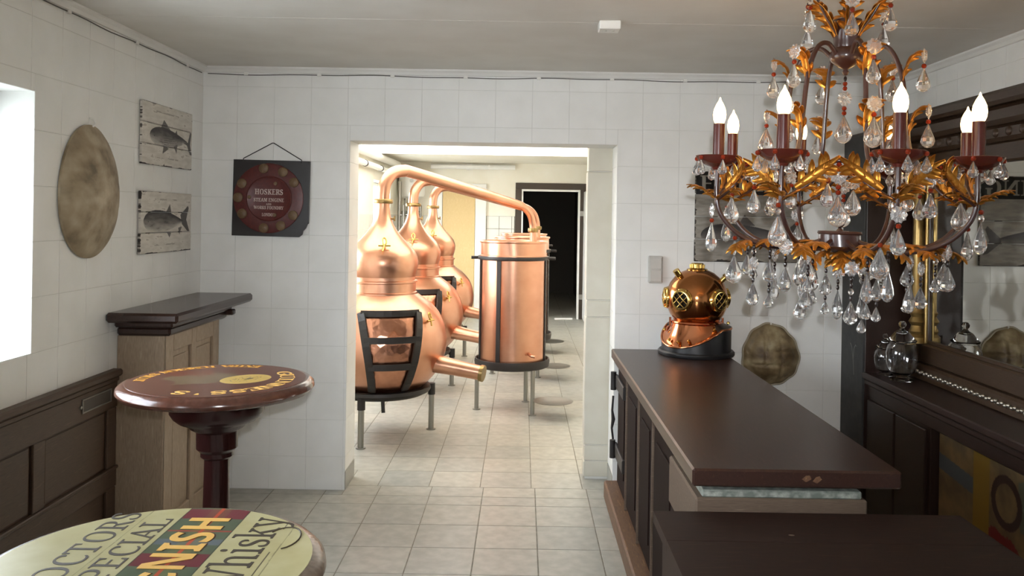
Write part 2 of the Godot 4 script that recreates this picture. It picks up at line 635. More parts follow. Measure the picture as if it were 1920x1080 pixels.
func main_room() -> void:
	var rear := -2.4
	# floor: slab with tiles on it
	var fl := struct("floor", mb().box(P(LEFT - THICK, -0.22, rear - THICK), P(RIGHT + THICK, -0.0022, 4.945)).done(), M.grout, "beige square tiled floor of the tasting room")
	var us := lines(LEFT, RIGHT, 0.096, 0.3)
	var vs := lines(rear, 4.636, 4.636, 0.3)
	vs.append(4.777)
	vs.append(4.945)
	var holes := [Rect2(LEFT - 1, BACK, DOOR_L - LEFT + 1, 0.3), Rect2(DOOR_R, BACK, 3, 0.3)]
	lay(fl, Vector3(0, -0.003, 0), Vector3(1, 0, 0), Vector3(0, 0, -1), us, vs, holes, 0.005, 0.003, 0.0012, M.floor, func(c): return c.y > 2.9)
	# back wall with the wide opening
	var opening := Rect2(DOOR_L, -0.5, DOOR_R - DOOR_L, DOOR_H + 0.5)
	var wb := struct("wall_back", wall_mesh(LEFT - THICK, RIGHT + THICK, -0.2, CEIL + 0.02, [opening], func(r): return [P(r.position.x, r.position.y, BACK), P(r.end.x, r.end.y, BACK + THICK)]), M.joint, "white painted tile wall with a wide opening to the stills")
	lay(wb, P(0, 0, BACK), Vector3(1, 0, 0), Vector3(0, 1, 0), lines(LEFT, RIGHT, -1.862, 0.212), lines(0, CEIL - 0.03, 0.19, 0.212), [opening], 0.002, 0.0016, 0.0008, [M.paint], func(_c): return true)
	# tiles in the reveals of the opening
	for s in 2:
		var xx: float = DOOR_L if s == 0 else DOOR_R
		var uu := Vector3(0, 0, -1) if s == 0 else Vector3(0, 0, 1)
		var orig := P(xx, 0, BACK) if s == 0 else P(xx, 0, BACK + THICK)
		lay(wb, orig, uu if s == 0 else uu, Vector3(0, 1, 0), [0.0, THICK], lines(0.11, DOOR_H, 0.19, 0.212), [], 0.002, 0.0016, 0.0008, [M.paint], func(_c): return true)
	for s in 2:
		var xx: float = DOOR_L if s == 0 else DOOR_R
		var o: float = 0.004 if s == 0 else -0.004
		struct("baseboard_left" if s == 0 else "baseboard_right", mb().box(P(minf(xx, xx + o), 0.0, BACK + 0.004), P(maxf(xx, xx + o), 0.105, BACK + THICK), 0.001).done(), M.base_tile, "grey skirting tile in the opening's reveal")
	# left wall with two windows
	var w1 := Rect2(1.75, 1.04, 3.19 - 1.75, 2.03 - 1.04)
	var w2 := Rect2(-0.9, 1.04, 1.44, 2.03 - 1.04)
	var wl := struct("wall_left", wall_mesh(rear - THICK, BACK, -0.2, CEIL + 0.02, [w1, w2], func(r): return [P(LEFT - THICK, r.position.y, r.position.x), P(LEFT, r.end.y, r.end.x)]), M.joint, "white painted tile wall on the window side")
	lay(wl, Vector3(LEFT, 0, 0), Vector3(0, 0, -1), Vector3(0, 1, 0), lines(rear, BACK, BACK, 0.212), lines(0, CEIL - 0.03, 0.19, 0.212), [w1, w2], 0.002, 0.0016, 0.0008, [M.paint], func(c): return c.x > 2.1 and c.y > 0.85)
	window("window_1", LEFT - THICK, LEFT, w1.position.x, w1.end.x, w1.position.y, w1.end.y, "bright white window in the left wall")
	window("window_2", LEFT - THICK, LEFT, w2.position.x, w2.end.x, w2.position.y, w2.end.y, "second window of the left wall, behind the photographer")
	# right wall, wall behind the photographer, ceiling
	var wr := struct("wall_right", mb().box(P(RIGHT, -0.2, rear - THICK), P(RIGHT + THICK, CEIL + 0.02, BACK)).done(), M.joint, "white painted tile wall behind the bar mirror")
	lay(wr, Vector3(RIGHT, 0, 0), Vector3(0, 0, 1), Vector3(0, 1, 0), lines(-BACK, -rear, -BACK, 0.212), lines(0, CEIL - 0.03, 0.19, 0.212), [], 0.002, 0.0016, 0.0008, [M.paint], func(c): return c.x < -2.6 and c.y > 1.9)
	struct("wall_rear", mb().box(P(LEFT - THICK, -0.2, rear - THICK), P(RIGHT + THICK, CEIL + 0.02, rear)).done(), M.plaster, "plain white wall behind the photographer")
	var ce := struct("ceiling", mb().box(P(LEFT - THICK, CEIL, rear - THICK), P(RIGHT + THICK, CEIL + 0.2, BACK + THICK)).done(), M.ceiling, "dull white boarded ceiling")
	var ds := [BACK, 3.62, 2.4, 1.18, -0.04, -1.26, rear]
	for i in ds.size() - 1:
		bx(ce, "panel", P(LEFT + 0.001, CEIL - 0.008, ds[i + 1] + 0.0015), P(RIGHT - 0.001, CEIL + 0.001, ds[i] - 0.0015), M.ceiling, 0.0015)
	# coving strips with the slack cable under them
	var yc := CEIL - 0.008
	coving("trim_1", P(LEFT, yc, BACK), P(RIGHT, yc, BACK), Vector3(0, 0, 1), "white coving strip above the back wall")
	coving("trim_2", P(LEFT, yc, rear), P(LEFT, yc, BACK), Vector3(1, 0, 0), "white coving strip above the window wall")
	coving("trim_3", P(RIGHT, yc, rear), P(RIGHT, yc, BACK), Vector3(-1, 0, 0), "white coving strip above the mirror wall")


func coving(called: String, a: Vector3, b: Vector3, out: Vector3, label: String) -> void:
	var m := mb()
	var prof := [Vector2(0, 0), Vector2(0.034, 0), Vector2(0.033, -0.008), Vector2(0.02, -0.018), Vector2(0.012, -0.032), Vector2(0, -0.034)]
	var c := (a + b) / 2 + out * 0.01 + Vector3(0, -0.01, 0)
	for i in prof.size() - 1:
		var p0: Vector3 = out * prof[i].x + Vector3(0, prof[i].y, 0)
		var p1: Vector3 = out * prof[i + 1].x + Vector3(0, prof[i + 1].y, 0)
		m.qo(a + p0, b + p0, b + p1, a + p1, c)
	struct(called, m.done(), M.plaster, label)


func still_room() -> void:
	var fl := struct("floor", mb().box(P(STILL_LEFT - THICK, -0.22, 4.945), P(STILL_RIGHT + THICK, -0.0022, FAR + 5.0)).done(), M.grout, "pale square tiled floor of the still room")
	var us := lines(STILL_LEFT, STILL_RIGHT, 0.075, 0.3)
	var vs := lines(4.945, FAR + 4.8, 4.945, 0.3)
	var holes := [Rect2(STILL_LEFT, 4.9, DOOR_L - STILL_LEFT, BACK + THICK - 4.9), Rect2(DOOR_R, 4.9, 2, BACK + THICK - 4.9)]
	lay(fl, Vector3(0, -0.003, 0), Vector3(1, 0, 0), Vector3(0, 0, -1), us, vs, holes, 0.005, 0.003, 0.0012, M.floor, func(c): return c.y < 10.4)
	# left wall with three windows
	var d0 := BACK + THICK
	var ws := [Rect2(5.5, 0.95, 1.4, 1.1), Rect2(8.1, 0.95, 1.5, 1.1), Rect2(11.0, 0.95, 1.4, 1.1)]
	var wl := struct("wall_left", wall_mesh(d0, FAR, -0.2, CEIL + 0.02, ws, func(r): return [P(STILL_LEFT - THICK, r.position.y, r.position.x), P(STILL_LEFT, r.end.y, r.end.x)]), M.cream, "cream wall with windows behind the pot stills")
	lay(wl, Vector3(STILL_LEFT, 0, 0), Vector3(0, 0, -1), Vector3(0, 1, 0), lines(d0, FAR, FAR, 0.2), lines(0, 1.6, 0, 0.2), ws, 0.004, 0.004, 0.0012, [M.wall_tile], func(c): return c.x > 9.5)
	for k in 3:
		window("window_%d" % (3 + k), STILL_LEFT - THICK, STILL_LEFT, ws[k].position.x, ws[k].end.x, ws[k].position.y, ws[k].end.y, "bright window in the left wall of the still room, %s" % ["beside the nearest pot still", "beside the last pot still", "nearest the water heater"][k])
	struct("wall_right", mb().box(P(STILL_RIGHT, -0.2, d0), P(STILL_RIGHT + THICK, CEIL + 0.02, FAR)).done(), M.cream, "cream right wall of the still room")
	struct("wall_near", mb().box(P(STILL_LEFT - THICK, -0.2, BACK), P(LEFT - THICK, CEIL + 0.02, d0)).done(), M.cream, "cream wall end beside the opening")
	struct("ceiling", mb().box(P(STILL_LEFT - THICK, CEIL, d0), P(STILL_RIGHT + THICK, CEIL + 0.2, FAR + 5.0)).done(), M.cream, "cream ceiling of the still room")
	# far wall, doorway into a dark passage
	var dark := Rect2(-0.02, -0.5, 0.92, 2.53)
	var wf := struct("wall_far", wall_mesh(STILL_LEFT - THICK, STILL_RIGHT + THICK, -0.2, CEIL + 0.02, [dark], func(r): return [P(r.position.x, r.position.y, FAR), P(r.end.x, r.end.y, FAR + 0.2)]), M.cream, "cream far wall with a plywood door and a dark doorway")
	lay(wf, P(0, 0, FAR), Vector3(1, 0, 0), Vector3(0, 1, 0), lines(STILL_LEFT, STILL_RIGHT, -0.17, 0.2), lines(0, 1.6, 0, 0.2), [Rect2(-0.13, -1, 1.14, 4), Rect2(-1.36, -1, 0.79, 4)], 0.006, 0.005, 0.0015, [M.wall_tile], func(_c): return true)
	bx(wf, "tile_bed", P(-0.575, 0, FAR - 0.002), P(-0.12, 1.6, FAR), M.grout, 0.0)
	bx(wl, "tile_bed", P(STILL_LEFT, 0, 9.65), P(STILL_LEFT + 0.0015, 0.94, FAR), M.grout, 0.0)
	var pm := mat(c8(92, 88, 82), 0.8)
	struct("wall_passage", mb().box(P(-0.6, -0.1, FAR + 0.2), P(-0.4, CEIL, FAR + 4.6)).box(P(1.1, -0.1, FAR + 0.2), P(1.3, CEIL, FAR + 4.6)).box(P(-0.6, -0.1, FAR + 4.6), P(1.3, CEIL, FAR + 4.8)).box(P(-2.2, -0.1, FAR + 0.2), P(-0.6, CEIL, FAR + 0.3)).done(), pm, "grey walls of the unlit passage beyond the doorway")
	# dark door frame with a white inner frame and the white leaf standing open
	var dr := Node3D.new()
	dr.name = "door_1"
	dr.set_meta("kind", "structure")
	dr.set_meta("label", "dark brown door frame with a white leaf standing open")
	add_child(dr)
	var fm := mb()
	fm.box(P(-0.118, 0, FAR - 0.02), P(-0.02, 2.03, FAR + 0.02), 0.004)
	fm.box(P(0.9, 0, FAR - 0.02), P(1.0, 2.03, FAR + 0.02), 0.004)
	fm.box(P(-0.118, 2.03, FAR - 0.02), P(1.0, 2.13, FAR + 0.02), 0.004)
	part(dr, "outer_frame", fm.done(), M.dark_frame)
	var fi := mb()
	fi.box(P(-0.02, 0, FAR - 0.03), P(0.005, 2.0, FAR + 0.1), 0.002)
	fi.box(P(0.87, 0, FAR - 0.03), P(0.9, 2.0, FAR + 0.1), 0.002)
	fi.box(P(-0.02, 2.0, FAR - 0.03), P(0.9, 2.03, FAR + 0.1), 0.002)
	part(dr, "inner_frame", fi.done(), M.white)
	var leaf := bx(dr, "leaf", P(0.955, 0.015, FAR - 0.92), P(0.995, 2.0, FAR - 0.04), M.white, 0.004)
	for yy in [0.35, 1.66]:
		bx(leaf, "hinge", P(0.9, yy - 0.04, FAR - 0.055), P(0.957, yy + 0.04, FAR - 0.03), M.steel, 0.003)
	# plywood door
	var pd := Node3D.new()
	pd.name = "door_2"
	pd.set_meta("kind", "structure")
	pd.set_meta("label", "pale yellow plywood door in a white frame")
	add_child(pd)
	bx(pd, "door_panel", P(-1.26, 0.01, FAR - 0.03), P(-0.75, 1.99, FAR - 0.004), M.plywood, 0.003)
	var pf := mb()
	pf.box(P(-1.355, 0, FAR - 0.045), P(-1.265, 2.0, FAR), 0.004)
	pf.box(P(-0.745, 0, FAR - 0.045), P(-0.575, 2.0, FAR), 0.004)
	pf.box(P(-1.355, 2.0, FAR - 0.045), P(-0.575, 2.1, FAR), 0.004)
	part(pd, "frame", pf.done(), M.white)
	# sectioned post at the right side of the opening
	var po := thing("door_post", "cream sectioned post at the right side of the opening", "post", P(0.472, 0, 5.2))
	var ys := [0.012, 0.109, 0.206, 0.985, 1.088, 1.87, DOOR_H + 0.2]
	for i in ys.size() - 1:
		var wd: float = 0.08 if i in [0, 2, 4] else 0.076
		bx(po, "section", Vector3(-wd, ys[i] + 0.002, -0.06), Vector3(wd, ys[i + 1] - 0.002, 0.06 + (0.005 if i == 3 else 0.0)), M.post, 0.004)
	bx(po, "core", Vector3(-0.07, 0, -0.054), Vector3(0.07, DOOR_H + 0.2, 0.054), M.joint, 0.0)
	# luminous panels
	for k in 2:
		var dd := 6.4 if k == 0 else 10.05
		var cl := thing("ceiling_light", "glowing white ceiling panel over the %s" % ["nearest still" if k == 0 else "farther condensers"], "light", P(-0.35, CEIL - 0.045, dd), "luminous ceiling panels")
		bx(cl, "tray", Vector3(-1.58, 0.02, -0.92), Vector3(1.38, 0.045, 0.92), M.white, 0.004)
		bx(cl, "diffuser", Vector3(-1.56, 0.0, -0.9), Vector3(1.36, 0.022, 0.9), M.diffuser, 0.004)


# ------------------------------------------------------------------ furniture
func wall_panelling() -> void:
	var x0 := LEFT
	var t := thing("wall_panelling", "dark brown wooden wall panelling below the window", "panelling", P(x0, 0, 2.0))
	var a := -2.38
	var b := 3.83
	var o := Vector3(x0, 0, -2.0)
	var S := func(lo: Vector3, hi: Vector3) -> Array: return [lo - o, hi - o]
	var add := func(called: String, y0: float, y1: float, da: float, db: float, xa: float, xb: float, mt: Material, bev: float) -> void:
		bx(t, called, P(x0 + xa, y0, da) - o, P(x0 + xb, y1, db) - o, mt, bev)
	add.call("backing", 0.0, 0.84, a, b, 0.002, 0.012, M.panelling, 0.0)
	add.call("cap_moulding", 0.84, 0.872, a, b, 0.002, 0.052, M.panelling, 0.008)
	add.call("cap_moulding", 0.815, 0.84, a, b, 0.002, 0.036, M.panelling, 0.006)
	add.call("top_rail", 0.70, 0.815, a, b, 0.012, 0.027, M.panelling, 0.003)
	add.call("middle_rail", 0.34, 0.42, a, b, 0.012, 0.027, M.panelling, 0.003)
	add.call("middle_moulding", 0.42, 0.436, a, b, 0.012, 0.036, M.panelling, 0.006)
	add.call("bottom_rail", 0.0, 0.14, a, b, 0.012, 0.027, M.panelling, 0.003)
	var stiles := [3.79, 3.22, 2.65, 2.08, 1.51, 0.94, 0.37, -0.2, -0.77, -1.34, -1.91]
	for d in stiles:
		add.call("stile", 0.436, 0.70, d - 0.045, d + 0.035, 0.012, 0.026, M.panelling, 0.003)
		add.call("stile", 0.14, 0.34, d - 0.045, d + 0.035, 0.012, 0.026, M.panelling, 0.003)
	for i in stiles.size() - 1:
		add.call("panel", 0.445, 0.69, stiles[i + 1] + 0.05, stiles[i] - 0.06, 0.012, 0.017, M.panelling, 0.003)
	# slotted plate on the rail
	var pl := thing("letter_plate", "small slotted metal plate on the panelling rail", "plate", P(x0 + 0.027, 0.762, 3.78))
	pl.position = P(x0 + 0.027, 0.765, 3.64)
	var f := mb()
	f.box(Vector3(0, -0.03, -0.125), Vector3(0.006, -0.024, 0.125), 0.001)
	f.box(Vector3(0, 0.024, -0.125), Vector3(0.006, 0.03, 0.125), 0.001)
	f.box(Vector3(0, -0.024, 0.117), Vector3(0.006, 0.024, 0.125), 0.001)
	f.box(Vector3(0, -0.024, -0.125), Vector3(0.006, 0.024, -0.117), 0.001)
	part(pl, "rim", f.done(), M.steel)
	bx(pl, "insert", Vector3(0, -0.024, -0.117), Vector3(0.003, 0.024, 0.117), mat(c8(70, 62, 56), 0.4), 0.0)
	part(pl, "screw", mb().lathe([Vector2(0.008, 0), Vector2(0.007, 0.005), Vector2(0, 0.007)], 12, Transform3D(Basis(Vector3(0, 0, 1), -PI / 2), Vector3(0.003, 0, 0.138))).done(), M.steel)


func pedestal() -> void:
	var t := thing("panelled_pedestal", "brown panelled pedestal with a dark moulded top in the left corner", "cabinet", P(-1.73, 0, 4.2))
	var o := P(-1.73, 0, 4.2)
	var add := func(called: String, x0: float, x1: float, y0: float, y1: float, d0: float, d1: float, m: Material, bev: float) -> void:
		bx(t, called, P(x0, y0, d0) - o, P(x1, y1, d1) - o, m, bev)
	add.call("body", -1.845, -1.645, 0.0, 1.06, 3.88, 4.56, M.pedestal, 0.003)
	add.call("top", -1.848, -1.525, 1.085, 1.13, 3.75, 4.80, M.pedestal_top, 0.012)
	add.call("cornice", -1.846, -1.58, 1.055, 1.085, 3.83, 4.62, M.pedestal_top, 0.008)
	add.call("cornice", -1.846, -1.60, 1.015, 1.055, 3.855, 4.60, M.pedestal_top, 0.01)
	# stiles and rails of the right side
	for d in [[3.87, 3.97], [4.48, 4.565], [4.19, 4.25]]:
		add.call("stile", -1.646, -1.63, 0.0, 1.015, d[0], d[1], M.pedestal, 0.003)
	for y in [[0.0, 0.16], [0.93, 1.015]]:
		add.call("rail", -1.646, -1.63, y[0], y[1], 3.97, 4.19, M.pedestal, 0.003)
		add.call("rail", -1.646, -1.63, y[0], y[1], 4.25, 4.48, M.pedestal, 0.003)
	for d in [[3.99, 4.17], [4.27, 4.46]]:
		add.call("panel", -1.646, -1.638, 0.19, 0.90, d[0], d[1], M.pedestal, 0.006)
	add.call("front_board", -1.846, -1.63, 0.0, 1.015, 3.865, 3.882, M.pedestal, 0.003)
	add.call("bracket", -1.64, -1.56, 1.03, 1.06, 4.575, 4.62, M.pedestal_top, 0.006)


func bar_counter() -> void:
	var o := P(0.82, 0, 3.6)
	var t := thing("bar_counter", "long dark wooden bar counter reaching to the back wall", "counter", o)
	var add := func(called: String, x0: float, x1: float, y0: float, y1: float, d0: float, d1: float, m: Material, bev: float) -> MeshInstance3D:
		return bx(t, called, P(x0, y0, d0) - o, P(x1, y1, d1) - o, m, bev)
	add.call("counter_top", 0.51, 1.125, 0.803, 0.855, 2.475, 4.745, M.counter, 0.006)
	add.call("body", 0.575, 1.09, 0.09, 0.803, 2.95, 4.72, M.counter_dark, 0.003)
	add.call("plinth", 0.485, 1.06, 0.0, 0.10, 2.75, 4.80, M.plinth, 0.008)
	# boards of the front, with pale worn edges between them
	var ds := [4.72, 4.30, 3.86, 3.44, 2.95]
	for i in 4:
		var b: MeshInstance3D = add.call("front_board", 0.548, 0.576, 0.12, 0.79, ds[i + 1] + 0.012, ds[i] - 0.012, M.counter_dark, 0.006)
		add.call("inner_panel", 0.543, 0.55, 0.22, 0.70, ds[i + 1] + 0.09, ds[i] - 0.09, M.counter_dark, 0.008)
	for d in [4.30, 3.86, 3.44]:
		add.call("edge_strip", 0.54, 0.58, 0.10, 0.80, d - 0.004, d + 0.004, M.pale_wood, 0.002)
	# iron straps and bar of the old door at the far end
	for y in [0.68, 0.30]:
		var s := mb()
		s.box(P(0.532, y - 0.035, 4.36) - o, P(0.549, y + 0.035, 4.735) - o, 0.005)
		s.tube([P(0.522, y - 0.05, 4.72) - o, P(0.522, y + 0.05, 4.72) - o], 0.016, 12)
		part(t, "strap_hinge", s.done(), M.iron)
	var lb := mb()
	lb.tube([P(0.52, 0.60, 4.70) - o, P(0.515, 0.52, 4.70) - o, P(0.522, 0.47, 4.70) - o, P(0.514, 0.42, 4.70) - o, P(0.522, 0.36, 4.70) - o], [0.006, 0.006, 0.011, 0.006, 0.006], 10)
	part(t, "latch_bar", lb.done(), M.iron)
	# the near end: a pale drawer under the overhang
	var dr: MeshInstance3D = add.call("drawer", 0.525, 1.035, 0.60, 0.762, 2.50, 2.95, M.pale_wood, 0.006)
	var ps := bx(t, "pale_lining", P(0.545, 0.762, 2.505) - o, P(1.02, 0.785, 2.93) - o, mottled(c8(104, 110, 102), c8(164, 166, 156), 0.45, 0.0, 0.02, Vector3(5, 5, 5), 41), 0.004)
	tag(ps, "pale marbled slab lying in the drawer")
	add.call("bearer", 0.58, 1.08, 0.785, 0.803, 2.62, 2.95, M.counter_dark, 0.002)
	add.call("leg", 0.60, 0.68, 0.0, 0.60, 2.80, 2.92, M.counter_dark, 0.004)
	add.call("leg", 0.98, 1.06, 0.0, 0.60, 2.80, 2.92, M.counter_dark, 0.004)
	# chips in the front edge of the top
	var ch := mb()
	ch.prism(PackedVector2Array([Vector2(-0.012, -0.01), Vector2(0.002, -0.014), Vector2(0.014, 0.0), Vector2(0.006, 0.008), Vector2(-0.004, 0.004)]), 0, 0.001)
	for c in [[0.845, 0.835], [0.875, 0.832]]:
		part(t, "chip", ch.done(), M.plinth, Transform3D(Basis(Vector3(0, 0, 1), c[0] * 7), P(c[0], c[1], 2.475) - o))


func back_bar() -> void:
	var o := P(2.0, 0, 3.6)
	var t := thing("back_bar", "dark wooden back bar with a shelf against the right wall", "cabinet", o)
	var add := func(called: String, x0: float, x1: float, y0: float, y1: float, d0: float, d1: float, m: Material, bev: float) -> MeshInstance3D:
		return bx(t, called, P(x0, y0, d0) - o, P(x1, y1, d1) - o, m, bev)
	var wx := RIGHT - 0.002
	add.call("end_pillar", 1.855, wx, 0.0, 2.08, 4.55, BACK - 0.003, M.backbar, 0.003)
	var bd: MeshInstance3D = add.call("chalk_board", 1.843, 1.856, 0.0, 2.06, 4.553, BACK - 0.004, M.slate, 0.002)
	var ck := mb()
	ck.tube([Vector3(0, 0.075, 0.045), Vector3(0, 0.082, 0.03), Vector3(0, 0.06, 0.012), Vector3(0, 0.0, 0.0), Vector3(0, -0.05, 0.01), Vector3(0, -0.085, 0.012)], 0.0016, 6)
	ck.tube([Vector3(0, 0.082, -0.04), Vector3(0, 0.06, -0.018), Vector3(0, 0.0, 0.0)], 0.0016, 6)
	part(bd, "chalk_mark", ck.done(), mat(c8(120, 120, 116), 0.9), Transform3D(Basis(), P(1.8428, 0.83, 4.68) - o))
	add.call("shelf", 1.84, wx, 0.748, 0.782, 0.9, 4.55, M.backbar, 0.006)
	add.call("shelf_moulding", 1.852, 1.9, 0.715, 0.748, 0.9, 4.55, M.backbar, 0.01)
	add.call("apron", 1.868, 1.9, 0.655, 0.715, 0.9, 4.55, M.backbar, 0.004)
	add.call("cabinet", 1.87, wx, 0.0, 0.715, 3.84, 4.55, M.backbar, 0.004)
	add.call("door", 1.858, 1.872, 0.06, 0.64, 3.87, 4.18, M.backbar, 0.004)
	add.call("door", 1.858, 1.872, 0.06, 0.64, 4.20, 4.52, M.backbar, 0.004)
	add.call("back_board", 2.12, wx, 0.0, 0.75, 0.9, 3.84, M.backbar, 0.0)
	add.call("end_panel", 1.87, wx, 0.0, 0.75, 0.86, 0.9, M.backbar, 0.004)
	# painted panel standing under the shelf
	var pic := thing("painted_panel", "painted panel with a red sash and yellow stripe under the back bar shelf", "painting", P(1.905, 0, 2.4))
	var iw := 320
	var ih := 160
	var im := Image.create(iw, ih, false, Image.FORMAT_RGB8)
	var nz := noise(0.03, FastNoiseLite.TYPE_SIMPLEX_SMOOTH, 4, 51)
	for y in ih:
		for x in iw:
			# u: metres from the far edge towards the camera, v: metres down from the top
			var u := 1.3 * x / iw
			var v := 0.65 * y / ih
			var n := nz.get_noise_2d(x, y)
			var c := c8(124, 100, 66).lerp(c8(92, 75, 52), clampf(n + 0.5, 0, 1))
			if u > 0.30 and u < 0.42:
				c = c8(128, 98, 30)
			if u < 0.30 and absf(v - 0.13 - u * 0.1) < 0.035:
				c = c8(74, 79, 84)
			if u > 0.62 and Vector2((u - 0.95) / 0.35, (v - 0.12) / 0.2).length() < 1.0 + n * 0.5:
				c = c8(84, 86, 70)
			var el := Vector2((u - 0.54) / 0.10, (v - 0.15) / 0.10).length()
			if absf(el - 0.9) < 0.16:
				c = c8(54, 34, 30)
			if absf(v - 0.36 - (u - 0.6) * 0.12 + n * 0.06) < 0.055 and u > 0.42:
				c = c8(104, 20, 20)
			if u > 0.7 and absf(v - 0.26 + sin(u * 12.0) * 0.02) < 0.018:
				c = c8(40, 38, 42)
			im.set_pixel(x, y, c)
	var pm := mat(Color.WHITE, 0.5)
	pm.albedo_texture = ImageTexture.create_from_image(im)
	var b := mb()
	b.uvf = func(p: Vector3) -> Vector2: return Vector2((p.z + 1.44) / 1.3, (0.65 - p.y) / 0.65)
	b.box(Vector3(0, 0.002, -1.43), Vector3(0.02, 0.652, -0.13), 0.002)
	part(pic, "board", b.done(), pm)

	# overmantel mirror standing on the shelf
	var s0 := 0.783
	var mo := P(2.1, s0, 3.4)
	var m := thing("overmantel_mirror", "large wall mirror with gilt side columns and a heavy dark carved frame", "mirror", mo)
	var far := 4.50
	var near := 2.2
	var am := func(called: String, x0: float, x1: float, y0: float, y1: float, d0: float, d1: float, mt: Material, bev: float) -> MeshInstance3D:
		return bx(m, called, P(x0, y0, d0) - mo, P(x1, y1, d1) - mo, mt, bev)
	am.call("backing", 2.125, wx, s0, 2.12, near, far, M.frame_dark, 0.0)
	am.call("glass", 2.112, 2.125, 0.93, 1.9, near + 0.1, far - 0.1, M.mirror, 0.0)
	am.call("bottom_frame", 2.085, 2.125, 0.86, 0.965, near, far, M.frame_dark, 0.012)
	am.call("bottom_frame", 2.06, 2.125, 0.815, 0.862, near, far, M.frame_dark, 0.012)
	am.call("foot_rail", 2.05, 2.125, s0, 0.817, near, far, M.frame_dark, 0.006)
	am.call("inner_moulding", 2.098, 2.125, 0.962, 0.982, near, far, M.frame_dark, 0.006)
	# carved silvery leaf run along the bottom frame
	var cv := mb()
	cv.lathe([Vector2(0, -0.011), Vector2(0.008, -0.006), Vector2(0.010, 0.0), Vector2(0.008, 0.006), Vector2(0, 0.011)], 8)
	var cvm := cv.done()
	var kk := 0
	var dd := near + 0.05
	while dd < far - 0.05:
		kk += 1
		part(m, "carved_bead", cvm, M.silver, Transform3D(Basis(Vector3(1, 0, 0), PI / 2 + (0.5 if kk % 2 else -0.5)).scaled(Vector3(1.0, 1.0, 1.0)), P(2.052, 0.822 + (0.004 if kk % 2 else -0.002), dd) - mo))
		dd += 0.024
	# heavy top: stepped mouldings
	am.call("top_frame", 2.085, 2.125, 1.86, 1.95, near, far, M.frame_dark, 0.012)
	am.call("top_frame", 2.055, 2.125, 1.948, 2.02, near, far, M.frame_dark, 0.016)
	am.call("cornice", 2.03, 2.125, 2.018, 2.10, near, far, M.frame_dark, 0.02)
	am.call("cornice", 2.0, 2.162, 2.098, 2.16, near - 0.02, far, M.frame_dark, 0.02)
	dd = near + 0.08
	while dd < far - 0.06:
		part(m, "carved_boss", mb().lathe([Vector2(0.022, 0), Vector2(0.018, 0.008), Vector2(0.006, 0.014), Vector2(0, 0.014)], 8, Transform3D(Basis(Vector3(0, 0, 1), PI / 2))).done() if dd < near + 0.09 else m.get_node("carved_boss").mesh, M.frame_dark, Transform3D(Basis(), P(2.056, 1.984, dd) - mo))
		dd += 0.1
	# gilt columns
	for d in [far - 0.07, near + 0.07]:
		var colp := [Vector2(0, 0.0), Vector2(0.05, 0.0), Vector2(0.05, 0.03), Vector2(0.036, 0.045), Vector2(0.042, 0.06), Vector2(0.034, 0.075), Vector2(0.03, 0.09), Vector2(0.044, 0.11), Vector2(0.03, 0.135), Vector2(0.038, 0.155), Vector2(0.03, 0.165), Vector2(0.028, 0.80), Vector2(0.036, 0.82), Vector2(0.03, 0.84), Vector2(0.046, 0.885), Vector2(0, 0.885)]
		part(m, "column", mb().lathe(colp, 20).done(), M.gilt, Transform3D(Basis(), P(2.078, 0.962, d) - mo))
		am.call("side_frame", 2.1, 2.125, 0.965, 1.86, d - 0.07, d + 0.07, M.frame_dark, 0.006)
		for off in [-0.058, 0.058]:
			am.call("gilt_strip", 2.088, 2.102, 0.965, 1.86, d + off - 0.01, d + off + 0.01, M.gilt, 0.004)

	# glass jars on the shelf
	var jl := ["tall lidded glass jar on the shelf in front of the gilt column", "wide lidded glass jar on the shelf nearest the dark end pillar"]
	for k in 2:
		var j := thing("glass_jar", jl[k], "jar", P(1.95, s0, 4.32) if k == 0 else P(1.925, s0, 4.46), "glass jars on the back bar")
		var sc := 1.0 if k == 0 else 0.72
		var th := 0.004
		var outer := [Vector2(0.055, 0.0), Vector2(0.058, 0.008), Vector2(0.03, 0.018), Vector2(0.03, 0.024), Vector2(0.062, 0.045), Vector2(0.078, 0.09), Vector2(0.08, 0.14), Vector2(0.072, 0.175), Vector2(0.062, 0.19), Vector2(0.068, 0.198)]
		var prof := [Vector2(0, 0.0)]
		for p in outer:
			prof.append(p * sc)
		prof.append(Vector2(0.062, 0.198) * sc)
		for i in range(outer.size() - 2, 3, -1):
			prof.append(Vector2(outer[i].x - th, outer[i].y + 0.001) * sc)
		prof.append(Vector2(0, 0.032) * sc)
		part(j, "body", mb().lathe(prof, 28).done(), M.crystal)
		var lid := [Vector2(0, 0.2), Vector2(0.07, 0.2), Vector2(0.072, 0.206), Vector2(0.056, 0.218), Vector2(0.036, 0.245), Vector2(0.016, 0.258), Vector2(0.01, 0.266), Vector2(0.018, 0.276), Vector2(0.02, 0.288), Vector2(0.012, 0.3), Vector2(0, 0.303)]
		for i in lid.size():
			lid[i] *= sc
		part(j, "lid", mb().lathe(lid, 28).done(), M.crystal)


